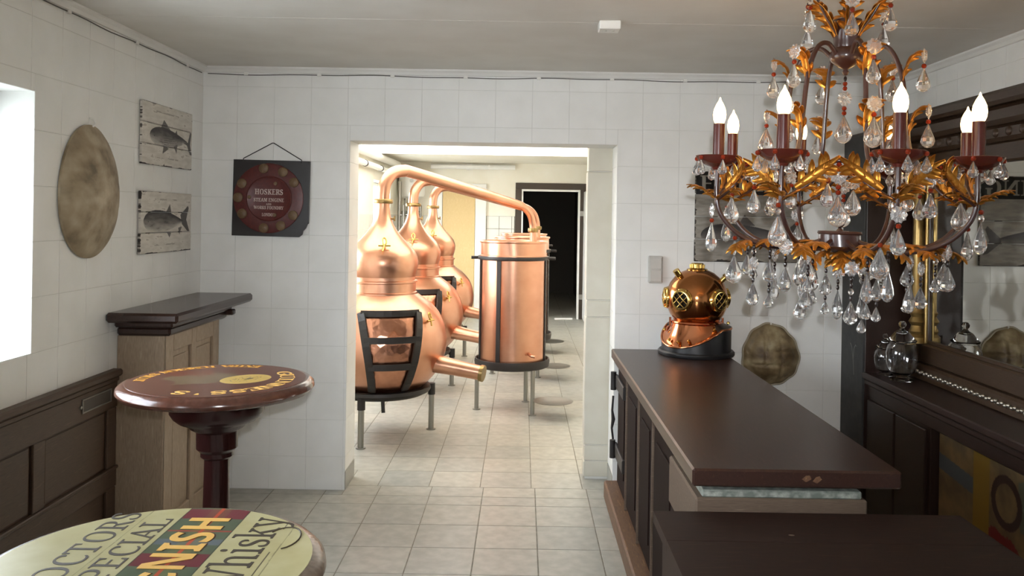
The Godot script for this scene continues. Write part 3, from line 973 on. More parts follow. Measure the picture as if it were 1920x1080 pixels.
func drawer_chest() -> void:
	var o := P(0.83, 0, 1.95)
	var t := thing("drawer_chest", "low dark wooden drawer chest in the right foreground", "chest", o)
	var add := func(called: String, x0: float, x1: float, y0: float, y1: float, d0: float, d1: float, m: Material, bev: float) -> MeshInstance3D:
		return bx(t, called, P(x0, y0, d0) - o, P(x1, y1, d1) - o, m, bev)
	# top of boards
	var ds := [2.39, 2.17, 1.95, 1.73, 1.5]
	for i in 4:
		add.call("top_board", 0.383, 1.25, 0.728, 0.76, ds[i + 1] + 0.0002, ds[i] - 0.0002, M.chest, 0.0006)
	add.call("body", 0.415, 1.22, 0.06, 0.728, 1.53, 2.36, M.chest, 0.003)
	for x in [0.43, 1.15]:
		for d in [1.56, 2.28]:
			add.call("foot", x, x + 0.06, 0.0, 0.06, d, d + 0.06, M.chest, 0.004)
	for k in 3:
		var y := 0.10 + k * 0.205
		for s in 2:
			var d0 := 1.55 + s * 0.41
			var f: MeshInstance3D = add.call("drawer", 0.402, 0.416, y, y + 0.19, d0, d0 + 0.385, M.chest, 0.004)
			var kp := P(0.402, y + 0.095, d0 + 0.19) - o
			part(f, "knob", mb().lathe([Vector2(0.006, 0), Vector2(0.006, 0.008), Vector2(0.014, 0.014), Vector2(0.014, 0.02), Vector2(0.006, 0.026), Vector2(0, 0.027)], 16, Transform3D(Basis(Vector3(0, 0, 1), PI / 2), kp)).done(), M.iron)
	# a knot in the top
	part(t, "knot", mb().lathe([Vector2(0.006, 0), Vector2(0.004, 0.0006), Vector2(0, 0.0008)], 12, Transform3D(Basis().scaled(Vector3(1.4, 1, 0.7)), P(0.72, 0.7600, 2.22) - o)).done(), M.pale_wood)


func fitted(s: String, height: float, width: float, font: String, bold := false, italic := false) -> Array:
	var t := text_mesh(s, height, font, bold, italic)
	var w := t.get_aabb().size.x
	return [t, width / w if w > 0.0 else 1.0]


func text_mesh(s: String, height: float, font: String, bold := false, italic := false) -> TextMesh:
	var f := SystemFont.new()
	f.font_names = PackedStringArray([font])
	f.font_weight = 700 if bold else 400
	f.font_italic = italic
	var t := TextMesh.new()
	t.text = s
	t.font = f
	t.font_size = 64
	t.pixel_size = height / 46.0
	t.depth = 0.0006
	t.curve_step = 2.0
	return t


func table_body(t: Node3D, top_y: float, r: float, edge: Material) -> void:
	# underside ring, corbelled head, turned column and foot
	part(t, "rim", mb().lathe([Vector2(0, -0.044), Vector2(r - 0.03, -0.044), Vector2(r - 0.01, -0.038), Vector2(r, -0.024), Vector2(r - 0.002, -0.012), Vector2(r - 0.012, -0.003), Vector2(r - 0.026, 0.0), Vector2(0, 0.0)], 72, Transform3D(Basis(), Vector3(0, top_y, 0))).done(), edge)
	var y := top_y - 0.044
	part(t, "column_head", mb().lathe([Vector2(0, y - 0.205), Vector2(0.042, y - 0.205), Vector2(0.05, y - 0.198), Vector2(0.05, y - 0.185), Vector2(0.063, y - 0.172), Vector2(0.064, y - 0.118), Vector2(0.084, y - 0.106), Vector2(0.09, y - 0.096), Vector2(0.12, y - 0.084), Vector2(0.136, y - 0.07), Vector2(0.145, y - 0.055), Vector2(0.145, y), Vector2(0, y)], 40).done(), M.mahogany)
	part(t, "column", mb().lathe([Vector2(0, 0.06), Vector2(0.05, 0.06), Vector2(0.046, 0.3), Vector2(0.038, y - 0.205), Vector2(0, y - 0.205)], 32).done(), M.mahogany)
	part(t, "foot", mb().lathe([Vector2(0, 0), Vector2(0.24, 0), Vector2(0.24, 0.02), Vector2(0.2, 0.035), Vector2(0.08, 0.05), Vector2(0.055, 0.075), Vector2(0, 0.075)], 40).done(), M.mahogany)


func disc(r: float, y: float, th: float, m: Material) -> Array:
	var b := mb()
	b.uvf = func(p: Vector3) -> Vector2: return Vector2(p.x / r, p.z / r) * 0.5 + Vector2(0.5, 0.5)
	b.lathe([Vector2(r, y), Vector2(r, y + th), Vector2(0, y + th)], 72)
	return [b.done(), m]


func bar_tables() -> void:
	# --- table with the stout label, seen upside down
	var r1 := 0.30
	var t := thing("bar_table", "tall round bar table with a brown stout label on top", "table", P(-0.965, 0, 2.70))
	table_body(t, 1.05, r1, mottled(c8(74, 44, 34), c8(92, 58, 46), 0.16, 0.0, 0.03, Vector3(5, 5, 5), 61))
	var n := 512
	var im := Image.create(n, n, false, Image.FORMAT_RGB8)
	var nz := noise(0.012, FastNoiseLite.TYPE_SIMPLEX_SMOOTH, 4, 62)
	var ra := 0.272
	var up := Vector2(cos(deg_to_rad(-34.0)), sin(deg_to_rad(-34.0)))
	for py in n:
		for px in n:
			var p := Vector2((px + 0.5) / n - 0.5, 0.5 - (py + 0.5) / n) * 2.0 * ra   # x right, y away from the camera
			var k := nz.get_noise_2d(px, py) * 0.5 + 0.5
			var c := c8(78, 44, 34).lerp(c8(106, 62, 46), k)
			var q := p - Vector2(-0.055, 0.01)
			if Vector2(q.x / 0.11, q.y / 0.10).length() < 1.0 + (k - 0.5) * 0.8:
				c = c.lerp(c8(112, 98, 70), 0.75)
			if Vector2((p.x + 0.12) / 0.07, (p.y - 0.09) / 0.05).length() < 1.0 + (k - 0.5):
				c = c.lerp(c8(112, 52, 34), 0.7)
			var e := p - Vector2(0.085, 0.012)
			e = Vector2(e.dot(up), e.dot(up.orthogonal()))
			if Vector2(e.x / 0.068, e.y / 0.085).length() < 1.0:
				c = c8(206, 174, 96).lerp(c8(190, 158, 84), k)
				var mk := nz.get_noise_2d(px * 6.0, py * 6.0)
				if Vector2(e.x / 0.035, e.y / 0.055).length() < 1.0 and mk > 0.28:
					c = c8(112, 88, 50)
				if Vector2((e.x - 0.004) / 0.009, (e.y + 0.01) / 0.016).length() < 1.0 and fmod(absf(e.y) * 140.0, 1.0) < 0.6:
					c = c8(32, 26, 20)
			im.set_pixel(px, py, c)
	var tm := mat(Color.WHITE, 0.22)
	tm.albedo_texture = ImageTexture.create_from_image(im)
	var dk := disc(ra, 1.0495, 0.0015, tm)
	var top := part(t, "painted_top", dk[0], dk[1])
	var arc := func(s: String, a0: float, a1: float, rad: float, h: float, inward: bool, m: Material) -> void:
		for i in s.length():
			if s[i] == " ":
				continue
			var a := deg_to_rad(lerpf(a0, a1, float(i) / (s.length() - 1)))
			var out := Vector3(cos(a), 0, -sin(a))
			var upv := -out if inward else out
			var right := upv.cross(Vector3.UP)
			part(top, "letter", text_mesh(s[i], h, "Droid Serif", true), m, Transform3D(Basis(right * (1.15 if inward else 1.4), upv, Vector3.UP), Vector3(0, 1.0512, 0) + out * rad))
	arc.call("GUINNESS'S", 34.0, -100.0, 0.213, 0.046, false, M.gold_paint)
	arc.call("EXTRA FOREIGN STOUT", 78.0, 190.0, 0.238, 0.034, true, M.ochre_paint)

	# --- table with the whisky label in the foreground
	var r2 := 0.297
	var w := thing("bar_table", "round bar table with a cream whisky label on top in the foreground", "table", P(-0.638, 0, 1.478))
	table_body(w, 0.97, r2, mottled(c8(86, 74, 64), c8(120, 106, 92), 0.25, 0.0, 0.03, Vector3(7, 7, 7), 63))
	var rb := 0.272
	var im2 := Image.create(n, n, false, Image.FORMAT_RGB8)
	var nz2 := noise(0.014, FastNoiseLite.TYPE_SIMPLEX_SMOOTH, 4, 64)
	for py in n:
		for px in n:
			var p := Vector2((px + 0.5) / n - 0.5, 0.5 - (py + 0.5) / n) * 2.0 * rb
			var k := nz2.get_noise_2d(px, py) * 0.5 + 0.5
			var c := c8(168, 160, 112).lerp(c8(186, 181, 141), k)
			# gaps between the staves of the lid
			for sx in [-0.108, 0.2]:
				if absf(p.x - sx - k * 0.003) < 0.0008:
					c = c8(120, 112, 76)
			if absf(p.x - 0.19) < 0.0012 and p.y < 0.05 or absf(p.x - 0.184) < 0.0014 and p.y > 0.16:
				c = c8(70, 60, 44)
			# tartan band
			if p.x > -0.036 and p.x < 0.09:
				c = c8(70, 84, 62).lerp(c8(86, 100, 78), k)
				var a := fposmod(p.y + 0.02, 0.23)
				if a < 0.055:
					c = c8(104, 34, 44)
				elif absf(a - 0.11) < 0.014:
					c = c8(92, 102, 108)
				elif absf(a - 0.165) < 0.004:
					c = c8(150, 60, 46)
				if absf(p.x - 0.03) < 0.02:
					c = c.lerp(c8(120, 116, 64), 0.35)
				if absf(p.x - 0.03) < 0.0035:
					c = c8(178, 70, 40)
				if p.x < -0.034 or p.x > 0.0885:
					c = c8(46, 50, 34)
			im2.set_pixel(px, py, c)
	var wm := mat(Color.WHITE, 0.3)
	wm.albedo_texture = ImageTexture.create_from_image(im2)
	var d2 := disc(rb, 0.9695, 0.0015, wm)
	var top2 := part(w, "painted_top", d2[0], d2[1])
	var word := func(s: String, x_base: float, d_mid: float, h: float, stretch: float, font: String, bold: bool, italic: bool, m: Material, lift := 0.0) -> void:
		# reads away from the camera, the tops of the letters towards the window wall
		var bs := Basis(Vector3(0, 0, -1) * stretch, Vector3(-1, 0, 0), Vector3.UP)
		part(top2, "lettering", text_mesh(s, h, font, bold, italic), m, Transform3D(bs, Vector3(x_base - h * 0.5, 0.9713 + lift, -d_mid)))
	word.call("DOCTORS", -0.118, 0.045, 0.054, 1.12, "Droid Serif", false, false, M.ink)
	word.call("SPECIAL", -0.046, 0.04, 0.05, 1.2, "Droid Serif", false, false, M.ink)
	word.call("McNISH", 0.068, 0.015, 0.078, 1.0, "Droid Sans", true, false, mat(c8(70, 40, 26), 0.5))
	word.call("McNISH", 0.066, 0.013, 0.078, 1.0, "Droid Sans", true, false, M.gold_paint, 0.0006)
	word.call("Whisky", 0.178, 0.05, 0.072, 0.95, "Droid Serif", false, true, M.ink)
	# the looping tail of the y
	var lp := []
	for i in 15:
		var a := lerpf(-1.2, 2.6, i / 14.0)
		lp.append(Vector3(0.195 + cos(a) * 0.032, 0.9715, -(0.115 + sin(a) * 0.055)))
	part(top2, "lettering", mb().tube(lp, 0.0016, 5).done(), M.ink)


# ------------------------------------------------------------------ pot stills
func still_profile(y: float) -> float:
	var pts := [Vector2(0.30, 0.37), Vector2(0.37, 0.43), Vector2(0.43, 0.52), Vector2(0.463, 0.61), Vector2(0.47, 0.70), Vector2(0.455, 0.80), Vector2(0.41, 0.90), Vector2(0.33, 0.98), Vector2(0.245, 1.03)]
	for i in pts.size() - 1:
		if y <= pts[i + 1].y:
			return lerpf(pts[i].x, pts[i + 1].x, clampf((y - pts[i].y) / (pts[i + 1].y - pts[i].y), 0, 1))
	return 0.245


func smooth_path(pts: Array, n := 8) -> Array:
	var c := []
	for i in pts.size() - 1:
		var p0: Vector3 = pts[maxi(i - 1, 0)]
		var p1: Vector3 = pts[i]
		var p2: Vector3 = pts[i + 1]
		var p3: Vector3 = pts[mini(i + 2, pts.size() - 1)]
		for k in n:
			c.append(p1.cubic_interpolate(p2, p0, p3, float(k) / n))
	c.append(pts[-1])
	return c


var still_meshes := {}


func pot_still(k: int) -> void:
	var at := P(-1.0, 0, 6.05 + 1.67 * k)
	var label: String = ["copper pot still nearest the opening, iron cage in front", "middle copper pot still of the row of three", "farthest copper pot still, beside the plywood door"][k]
	if k > 0:
		var src := get_node("pot_still") as Node3D
		var cpy := src.duplicate() as Node3D
		cpy.name = numbered("pot_still")
		add_child(cpy)
		cpy.position = at
		cpy.rotation.y = [0.0, -0.07, -0.09][k]
		cpy.set_meta("label", label)
		return
	var t := thing("pot_still", label, "still", at, "copper pot stills in a row")
	# body
	var prof := [Vector2(0, 0.345), Vector2(0.2, 0.345), Vector2(0.30, 0.37)]
	for i in range(1, 25):
		var y := lerpf(0.37, 1.03, i / 24.0)
		var s := 0.0
		for e in [-0.02, 0.0, 0.02]:
			s += still_profile(clampf(y + e, 0.37, 1.03))
		prof.append(Vector2(s / 3.0, y))
	part(t, "body", mb().lathe(prof, 64).done(), M.copper)
	part(t, "collar", mb().lathe([Vector2(0.2, 1.02), Vector2(0.25, 1.025), Vector2(0.25, 1.04), Vector2(0.241, 1.045), Vector2(0.241, 1.105), Vector2(0.253, 1.11), Vector2(0.253, 1.122), Vector2(0.236, 1.126), Vector2(0.236, 1.15), Vector2(0.2, 1.15)], 64).done(), M.copper)
	var hp := [Vector2(0.2, 1.149), Vector2(0.236, 1.15), Vector2(0.246, 1.18), Vector2(0.254, 1.22), Vector2(0.256, 1.255), Vector2(0.25, 1.29), Vector2(0.236, 1.325), Vector2(0.213, 1.355), Vector2(0.184, 1.385), Vector2(0.152, 1.415), Vector2(0.122, 1.45), Vector2(0.096, 1.485), Vector2(0.076, 1.52), Vector2(0.061, 1.56), Vector2(0.051, 1.60), Vector2(0.047, 1.64), Vector2(0.046, 1.68), Vector2(0, 1.68)]
	part(t, "onion_head", mb().lathe(hp, 56).done(), M.copper)
	part(t, "flange", mb().lathe([Vector2(0.03, 1.668), Vector2(0.066, 1.668), Vector2(0.07, 1.676), Vector2(0.07, 1.692), Vector2(0.064, 1.70), Vector2(0.03, 1.70)], 28).done(), M.old_brass)
	# swan neck and sloping arm to the condenser
	var e := Vector3(1.09, 0, -0.95)
	var path := smooth_path([Vector3(0, 1.66, 0), Vector3(0, 1.74, 0), Vector3(0.012, 1.815, -0.01), Vector3(0.055, 1.885, -0.048), Vector3(0.125, 1.91, -0.11), Vector3(0.2, 1.898, -0.175), Vector3(0.6, 1.79, -0.523), Vector3(0.92, 1.70, -0.80), Vector3(1.0, 1.672, -0.872), Vector3(1.055, 1.62, -0.92), Vector3(1.08, 1.55, -0.942), Vector3(1.088, 1.47, -0.948), Vector3(1.09, 1.385, -0.95)], 6)
	var rad := []
	for i in path.size():
		var f := float(i) / (path.size() - 1)
		rad.append(lerpf(0.045, 0.028, smoothstep(0.3, 0.85, f)))
	var arm := part(t, "swan_neck", mb().tube(path, rad, 20).done(), M.copper)
	part(arm, "union_nut", mb().lathe([Vector2(0.026, 1.462), Vector2(0.04, 1.462), Vector2(0.043, 1.472), Vector2(0.043, 1.488), Vector2(0.04, 1.498), Vector2(0.026, 1.498)], 20, Transform3D(Basis(), Vector3(1.088, 0, -0.948))).done(), M.old_brass)
	# small tap on the neck, latch on the head, brass manhole latch on the shoulder
	part(t, "neck_tap", mb().tube([Vector3(0.05, 1.56, 0.0), Vector3(0.085, 1.56, 0.0)], 0.007, 10).tube([Vector3(0.083, 1.543, 0), Vector3(0.083, 1.58, 0)], 0.006, 8).done(), M.old_brass)
	latch(t, Vector3(0.045, 1.36, 0.205), Vector3(0.2, 0.55, 0.8), 0.06)
	latch(t, Vector3(0.36, 0.86, 0.24), Vector3(0.8, 0.35, 0.5), 0.05)
	# iron cage in front with the hammered plate behind it
	var face := 0.32    # turn of the cage towards the right
	var on := func(a: float, y: float, off: float) -> Vector3:
		var r := still_profile(y) + off
		return Vector3(sin(a + face) * r, y, cos(a + face) * r)
	var cg := mb()
	for s in [-1.0, 1.0]:
		var pp := []
		var oo := []
		for i in 11:
			var y := lerpf(0.93, 0.395, i / 10.0)
			var half := lerpf(0.195, 0.11, pow(i / 10.0, 1.4))
			var r := still_profile(y) + 0.03
			var a: float = s * asin(clampf(half / r, -1, 1))
			pp.append(on.call(a, y, 0.03))
			oo.append(Vector3(sin(a + face), 0.25 * (y - 0.65), cos(a + face)))
		cg.bar(pp, oo, 0.05, 0.016)
	for row in [[0.925, 0.195], [0.755, 0.185], [0.575, 0.155]]:
		var pp := []
		var oo := []
		for i in 9:
			var r := still_profile(row[0]) + 0.032
			var a := lerpf(-1, 1, i / 8.0) * asin(row[1] / r)
			pp.append(on.call(a, row[0], 0.032))
			oo.append(Vector3(sin(a + face), 0.3 * (row[0] - 0.65), cos(a + face)))
		cg.bar(pp, oo, 0.042, 0.016)
	part(t, "iron_cage", cg.done(), M.iron)
	var hpnts := []
	for i in 15:
		var y := lerpf(0.40, 0.92, i / 14.0)
		var row := []
		for j in 13:
			var half := lerpf(0.12, 0.185, pow(i / 14.0, 0.7))
			var r := still_profile(y)
			row.append(on.call(lerpf(-1, 1, j / 12.0) * asin(half / r), y, 0.008))
		hpnts.append(row)
	part(t, "hammered_plate", mb().sheet(hpnts, 0.004).done(), M.copper_hammered)
	# base ring and legs
	part(t, "base_ring", mb().lathe([Vector2(0, 0.315), Vector2(0.31, 0.315), Vector2(0.35, 0.335), Vector2(0.36, 0.35), Vector2(0.355, 0.372), Vector2(0.31, 0.372), Vector2(0.2, 0.345), Vector2(0, 0.345)], 56).done(), M.iron)
	for leg in [[-103.0, 0.33], [33.0, 0.41], [150.0, 0.36]]:
		var dx: float = cos(deg_to_rad(leg[0])) * leg[1]
		var dz: float = -sin(deg_to_rad(leg[0])) * leg[1]
		var lg := part(t, "leg", mb().tube([Vector3(dx, 0.008, dz), Vector3(dx, 0.27, dz)], 0.021, 16).lathe([Vector2(0, 0), Vector2(0.034, 0), Vector2(0.034, 0.008), Vector2(0, 0.008)], 16, Transform3D(Basis(), Vector3(dx, 0, dz))).done(), M.steel)
		part(lg, "socket", mb().tube([Vector3(dx, 0.262, dz), Vector3(dx, 0.345, dz)], 0.027, 16).tube([Vector3(dx * 1.02, 0.285, dz), Vector3(dx * 0.72, 0.33, dz * 0.72)], 0.007, 8).done(), M.iron)
	part(t, "drain_spout", mb().tube([Vector3(0.05, 0.32, 0.2), Vector3(0.06, 0.22, 0.22)], 0.013, 12).done(), M.iron)
	# tapering outlet pipe towards the condenser
	var o0 := Vector3(0.36, 0.555, 0.1)
	var o1 := Vector3(0.735, 0.50, 0.2)
	var ol := part(t, "outlet_pipe", mb().tube([o0, o0.lerp(o1, 0.5), o1], [0.068, 0.055, 0.05], 20).done(), M.copper)
	part(ol, "end_cap", mb().tube([o1 - (o1 - o0).normalized() * 0.012, o1 + (o1 - o0).normalized() * 0.014], 0.058, 16).done(), M.old_brass)


func latch(t: Node3D, at: Vector3, out: Vector3, size: float) -> void:
	var o := out.normalized()
	var sd := o.cross(Vector3.UP).normalized()
	var u := sd.cross(o).normalized()
	var b := mb()
	b.tube([at - o * 0.03, at + o * 0.03], 0.008, 10)
	var loop := []
	for i in 13:
		var a := TAU * i / 12.0
		loop.append(at + o * 0.028 + u * (size * 0.55 + cos(a) * size * 0.5) + sd * sin(a) * size * 0.22)
	b.tube(loop, 0.006, 8, false)
	b.tube([at + o * 0.025 - sd * size * 0.7, at + o * 0.025 + sd * size * 0.7], 0.006, 8)
	b.tube([at + o * 0.028, at + o * 0.03 - u * size * 0.8 + sd * size * 0.25], 0.006, 8)
	part(t, "latch", b.done(), M.brass)


func condenser(k: int) -> void:
	var at := P([-0.07, 0.0, 0.02][k], 0, [7.0, 8.6, 10.26][k])
	var label: String = ["copper condenser drum nearest the opening, on steel legs", "middle copper condenser drum, mostly hidden behind the nearest", "farthest copper condenser drum of the three"][k]
	if k > 0:
		var cpy := get_node("condenser").duplicate() as Node3D
		cpy.name = numbered("condenser")
		add_child(cpy)
		cpy.position = at
		cpy.set_meta("label", label)
		return
	var t := thing("condenser", label, "condenser", at, "copper condenser drums")
	part(t, "drum", mb().lathe([Vector2(0, 0.40), Vector2(0.278, 0.40), Vector2(0.278, 0.412), Vector2(0.272, 0.416), Vector2(0.272, 1.232), Vector2(0.278, 1.236), Vector2(0.278, 1.244), Vector2(0, 1.244)], 72).done(), M.copper)
	part(t, "top_section", mb().lathe([Vector2(0, 1.244), Vector2(0.276, 1.244), Vector2(0.276, 1.272), Vector2(0.271, 1.276), Vector2(0.271, 1.372), Vector2(0.281, 1.376), Vector2(0.283, 1.384), Vector2(0.281, 1.392), Vector2(0.262, 1.392), Vector2(0.256, 1.365), Vector2(0, 1.362)], 72).done(), M.copper)
	var ring := part(t, "iron_ring", mb().lathe([Vector2(0.272, 1.236), Vector2(0.294, 1.236), Vector2(0.298, 1.25), Vector2(0.294, 1.264), Vector2(0.272, 1.264)], 72).done(), M.iron)
	for a in [-172.0, -8.0]:
		var dx := cos(deg_to_rad(a))
		var dz := -sin(deg_to_rad(a))
		part(ring, "lug", mb().tube([Vector3(dx * 0.285, 1.25, dz * 0.285), Vector3(dx * 0.35, 1.25, dz * 0.35)], 0.013, 10).done(), M.iron)
	for a in [-114.0, -15.0, 105.0, 195.0]:
		var dx := cos(deg_to_rad(a))
		var dz := -sin(deg_to_rad(a))
		part(t, "strap", mb().bar([Vector3(dx * 0.277, 0.37, dz * 0.277), Vector3(dx * 0.277, 1.24, dz * 0.277)], [Vector3(dx, 0, dz), Vector3(dx, 0, dz)], 0.034, 0.008).done(), M.iron)
	part(t, "base_ring", mb().lathe([Vector2(0, 0.355), Vector2(0.29, 0.355), Vector2(0.305, 0.362), Vector2(0.312, 0.4), Vector2(0.308, 0.425), Vector2(0.298, 0.425), Vector2(0.292, 0.4), Vector2(0, 0.4)], 72).done(), M.iron)
	part(t, "outlet_tube", mb().tube(smooth_path([Vector3(0.14, 0.49, 0.22), Vector3(0.155, 0.485, 0.29), Vector3(0.19, 0.482, 0.32)], 5), 0.013, 12).done(), M.copper)
	for p in [Vector2(0.205, 0.28), Vector2(-0.33, 0.06), Vector2(0.13, -0.29)]:
		var q: Vector2 = p.limit_length(0.29)
		var lg := part(t, "leg", mb().tube([Vector3(q.x, 0.008, q.y), Vector3(q.x, 0.36, q.y)], 0.018, 16).done(), M.steel)
		part(lg, "foot_plate", mb().lathe([Vector2(0, 0), Vector2(0.032, 0), Vector2(0.032, 0.008), Vector2(0, 0.008)], 18, Transform3D(Basis(), Vector3(q.x, 0, q.y))).done(), M.steel)
	part(t, "tray", mb().lathe([Vector2(0, 0.118), Vector2(0.1, 0.12), Vector2(0.155, 0.13), Vector2(0.16, 0.134), Vector2(0.154, 0.134), Vector2(0.1, 0.125), Vector2(0, 0.123)], 40, Transform3D(Basis(), Vector3(0.335, 0, 0.3))).done(), M.steel)


# ------------------------------------------------------------------ chandelier
func blade(b: MB, at: Vector3, dir: Vector3, out: Vector3, L: float, W: float, curl: float, tip := 0.3) -> Array:
	var pts := []
	var spine := []
	var n := 9
	var d := dir.normalized()
	var o := (out - d * out.dot(d)).normalized()
	var sd := d.cross(o)
	var pos := at
	for i in n + 1:
		var u := float(i) / n
		var ph := curl * u * u
		var tg := d * cos(ph) + o * sin(ph)
		var nr := o * cos(ph) - d * sin(ph)
		var w := W * (0.35 + 0.65 * sin(PI * minf(0.9 * u + 0.12, 0.5 + 0.5 * u)))
		if u > 0.7:
			w *= lerpf(1.0, tip, (u - 0.7) / 0.3)
		var row := []
		for j in 5:
			var v := lerpf(-1, 1, j / 4.0)
			row.append(pos + sd * v * w + nr * (0.45 * v * v * w))
		pts.append(row)
		spine.append([pos, tg, nr, sd])
		pos += tg * L / n
	b.sheet(pts, 0.0012)
	return spine


# an acanthus leaf: a scrolled middle blade with curled fingers on both sides; grows along y, faces z
func leaf_mesh(L: float, W: float, curl: float, pairs: int) -> ArrayMesh:
	var b := mb()
	var sp := blade(b, Vector3.ZERO, Vector3.UP, Vector3.BACK, L, W * 0.34, curl, 0.7)
	for i in pairs:
		var u := 0.16 + 0.56 * i / maxf(pairs - 1, 1)
		var q: Array = sp[int(round(u * 9))]
		for s in [-1.0, 1.0]:
			blade(b, q[0] - q[2] * 0.0006, q[1] * 0.8 + q[3] * s * 0.95, q[2], W * 1.45 * (1.0 - 0.25 * absf(u - 0.35)), W * 0.24, 1.25, 0.6)
	return b.done()


var K := {}


func crystal_meshes() -> void:
	var pear := func(L: float, R: float) -> ArrayMesh:
		return mb().lathe([Vector2(0, -L), Vector2(0.42 * R, -0.965 * L), Vector2(0.8 * R, -0.87 * L), Vector2(R, -0.74 * L), Vector2(0.9 * R, -0.58 * L), Vector2(0.55 * R, -0.33 * L), Vector2(0.22 * R, -0.1 * L), Vector2(0.1 * R, -0.02 * L), Vector2(0, 0)], 10, Transform3D(), true).done()
	var pear_s := func(L: float, R: float) -> ArrayMesh:
		return mb().lathe([Vector2(0, -L), Vector2(0.42 * R, -0.965 * L), Vector2(0.8 * R, -0.87 * L), Vector2(R, -0.72 * L), Vector2(0.9 * R, -0.56 * L), Vector2(0.55 * R, -0.31 * L), Vector2(0.22 * R, -0.1 * L), Vector2(0.1 * R, -0.02 * L), Vector2(0, 0)], 20, Transform3D()).done()
	K.s = [pear.call(0.043, 0.0135), 0.043, "crystal_drop", M.drop]
	K.d = [pear.call(0.066, 0.0195), 0.066, "crystal_drop", M.drop]
	K.D = [pear_s.call(0.082, 0.0245), 0.082, "crystal_drop", M.drop]
	K.l = [pear.call(0.085, 0.0165), 0.085, "crystal_drop", M.drop]
	# petalled button
	var b := mb()
	var n := 20
	var R := 0.0225
	for j in n:
		var t0 := TAU * j / n
		var t1 := TAU * (j + 1) / n
		var r0 := R if j % 2 == 0 else R * 0.84
		var r1 := R if (j + 1) % 2 == 0 else R * 0.84
		var a := Vector3(r0 * cos(t0), -R + r0 * sin(t0), 0)
		var c := Vector3(r1 * cos(t1), -R + r1 * sin(t1), 0)
		for s in [-1.0, 1.0]:
			var ai := Vector3(0.4 * r0 * cos(t0), -R + 0.4 * r0 * sin(t0), s * 0.007)
			var ci := Vector3(0.4 * r1 * cos(t1), -R + 0.4 * r1 * sin(t1), s * 0.007)
			var o := Vector3(0, -R, 0)
			b.qo(a, c, ci, ai, o)
			b.to(ai, ci, Vector3(0, -R, s * 0.005), o)
	K.r = [b.done(), 2 * R, "rosette", M.cut_glass]
	var ball := func(r: float, h: float) -> ArrayMesh:
		return mb().lathe([Vector2(0, -2 * h), Vector2(0.7 * r, -1.72 * h), Vector2(r, -h), Vector2(0.7 * r, -0.28 * h), Vector2(0, 0)], 10).done()
	K.b = [ball.call(0.0072, 0.0072), 0.0144, "bead", M.amber]
	K.j = [ball.call(0.0048, 0.0085), 0.017, "bead", M.jet]
	K.c = [ball.call(0.008, 0.010), 0.02, "bead", M.crystal]


# hangs a string of crystals below a point; codes: r rosette, b amber bead, j jet bead, c clear bead, s / d / D / l drops
func hang(parent: Node, at: Vector3, codes: String, turn := 0.0) -> void:
	var p := at
	for ch in codes:
		var k: Array = K[ch]
		part(parent, k[2], k[0], k[3], Transform3D(Basis(Vector3.UP, turn), p))
		p.y -= k[1] - 0.0008


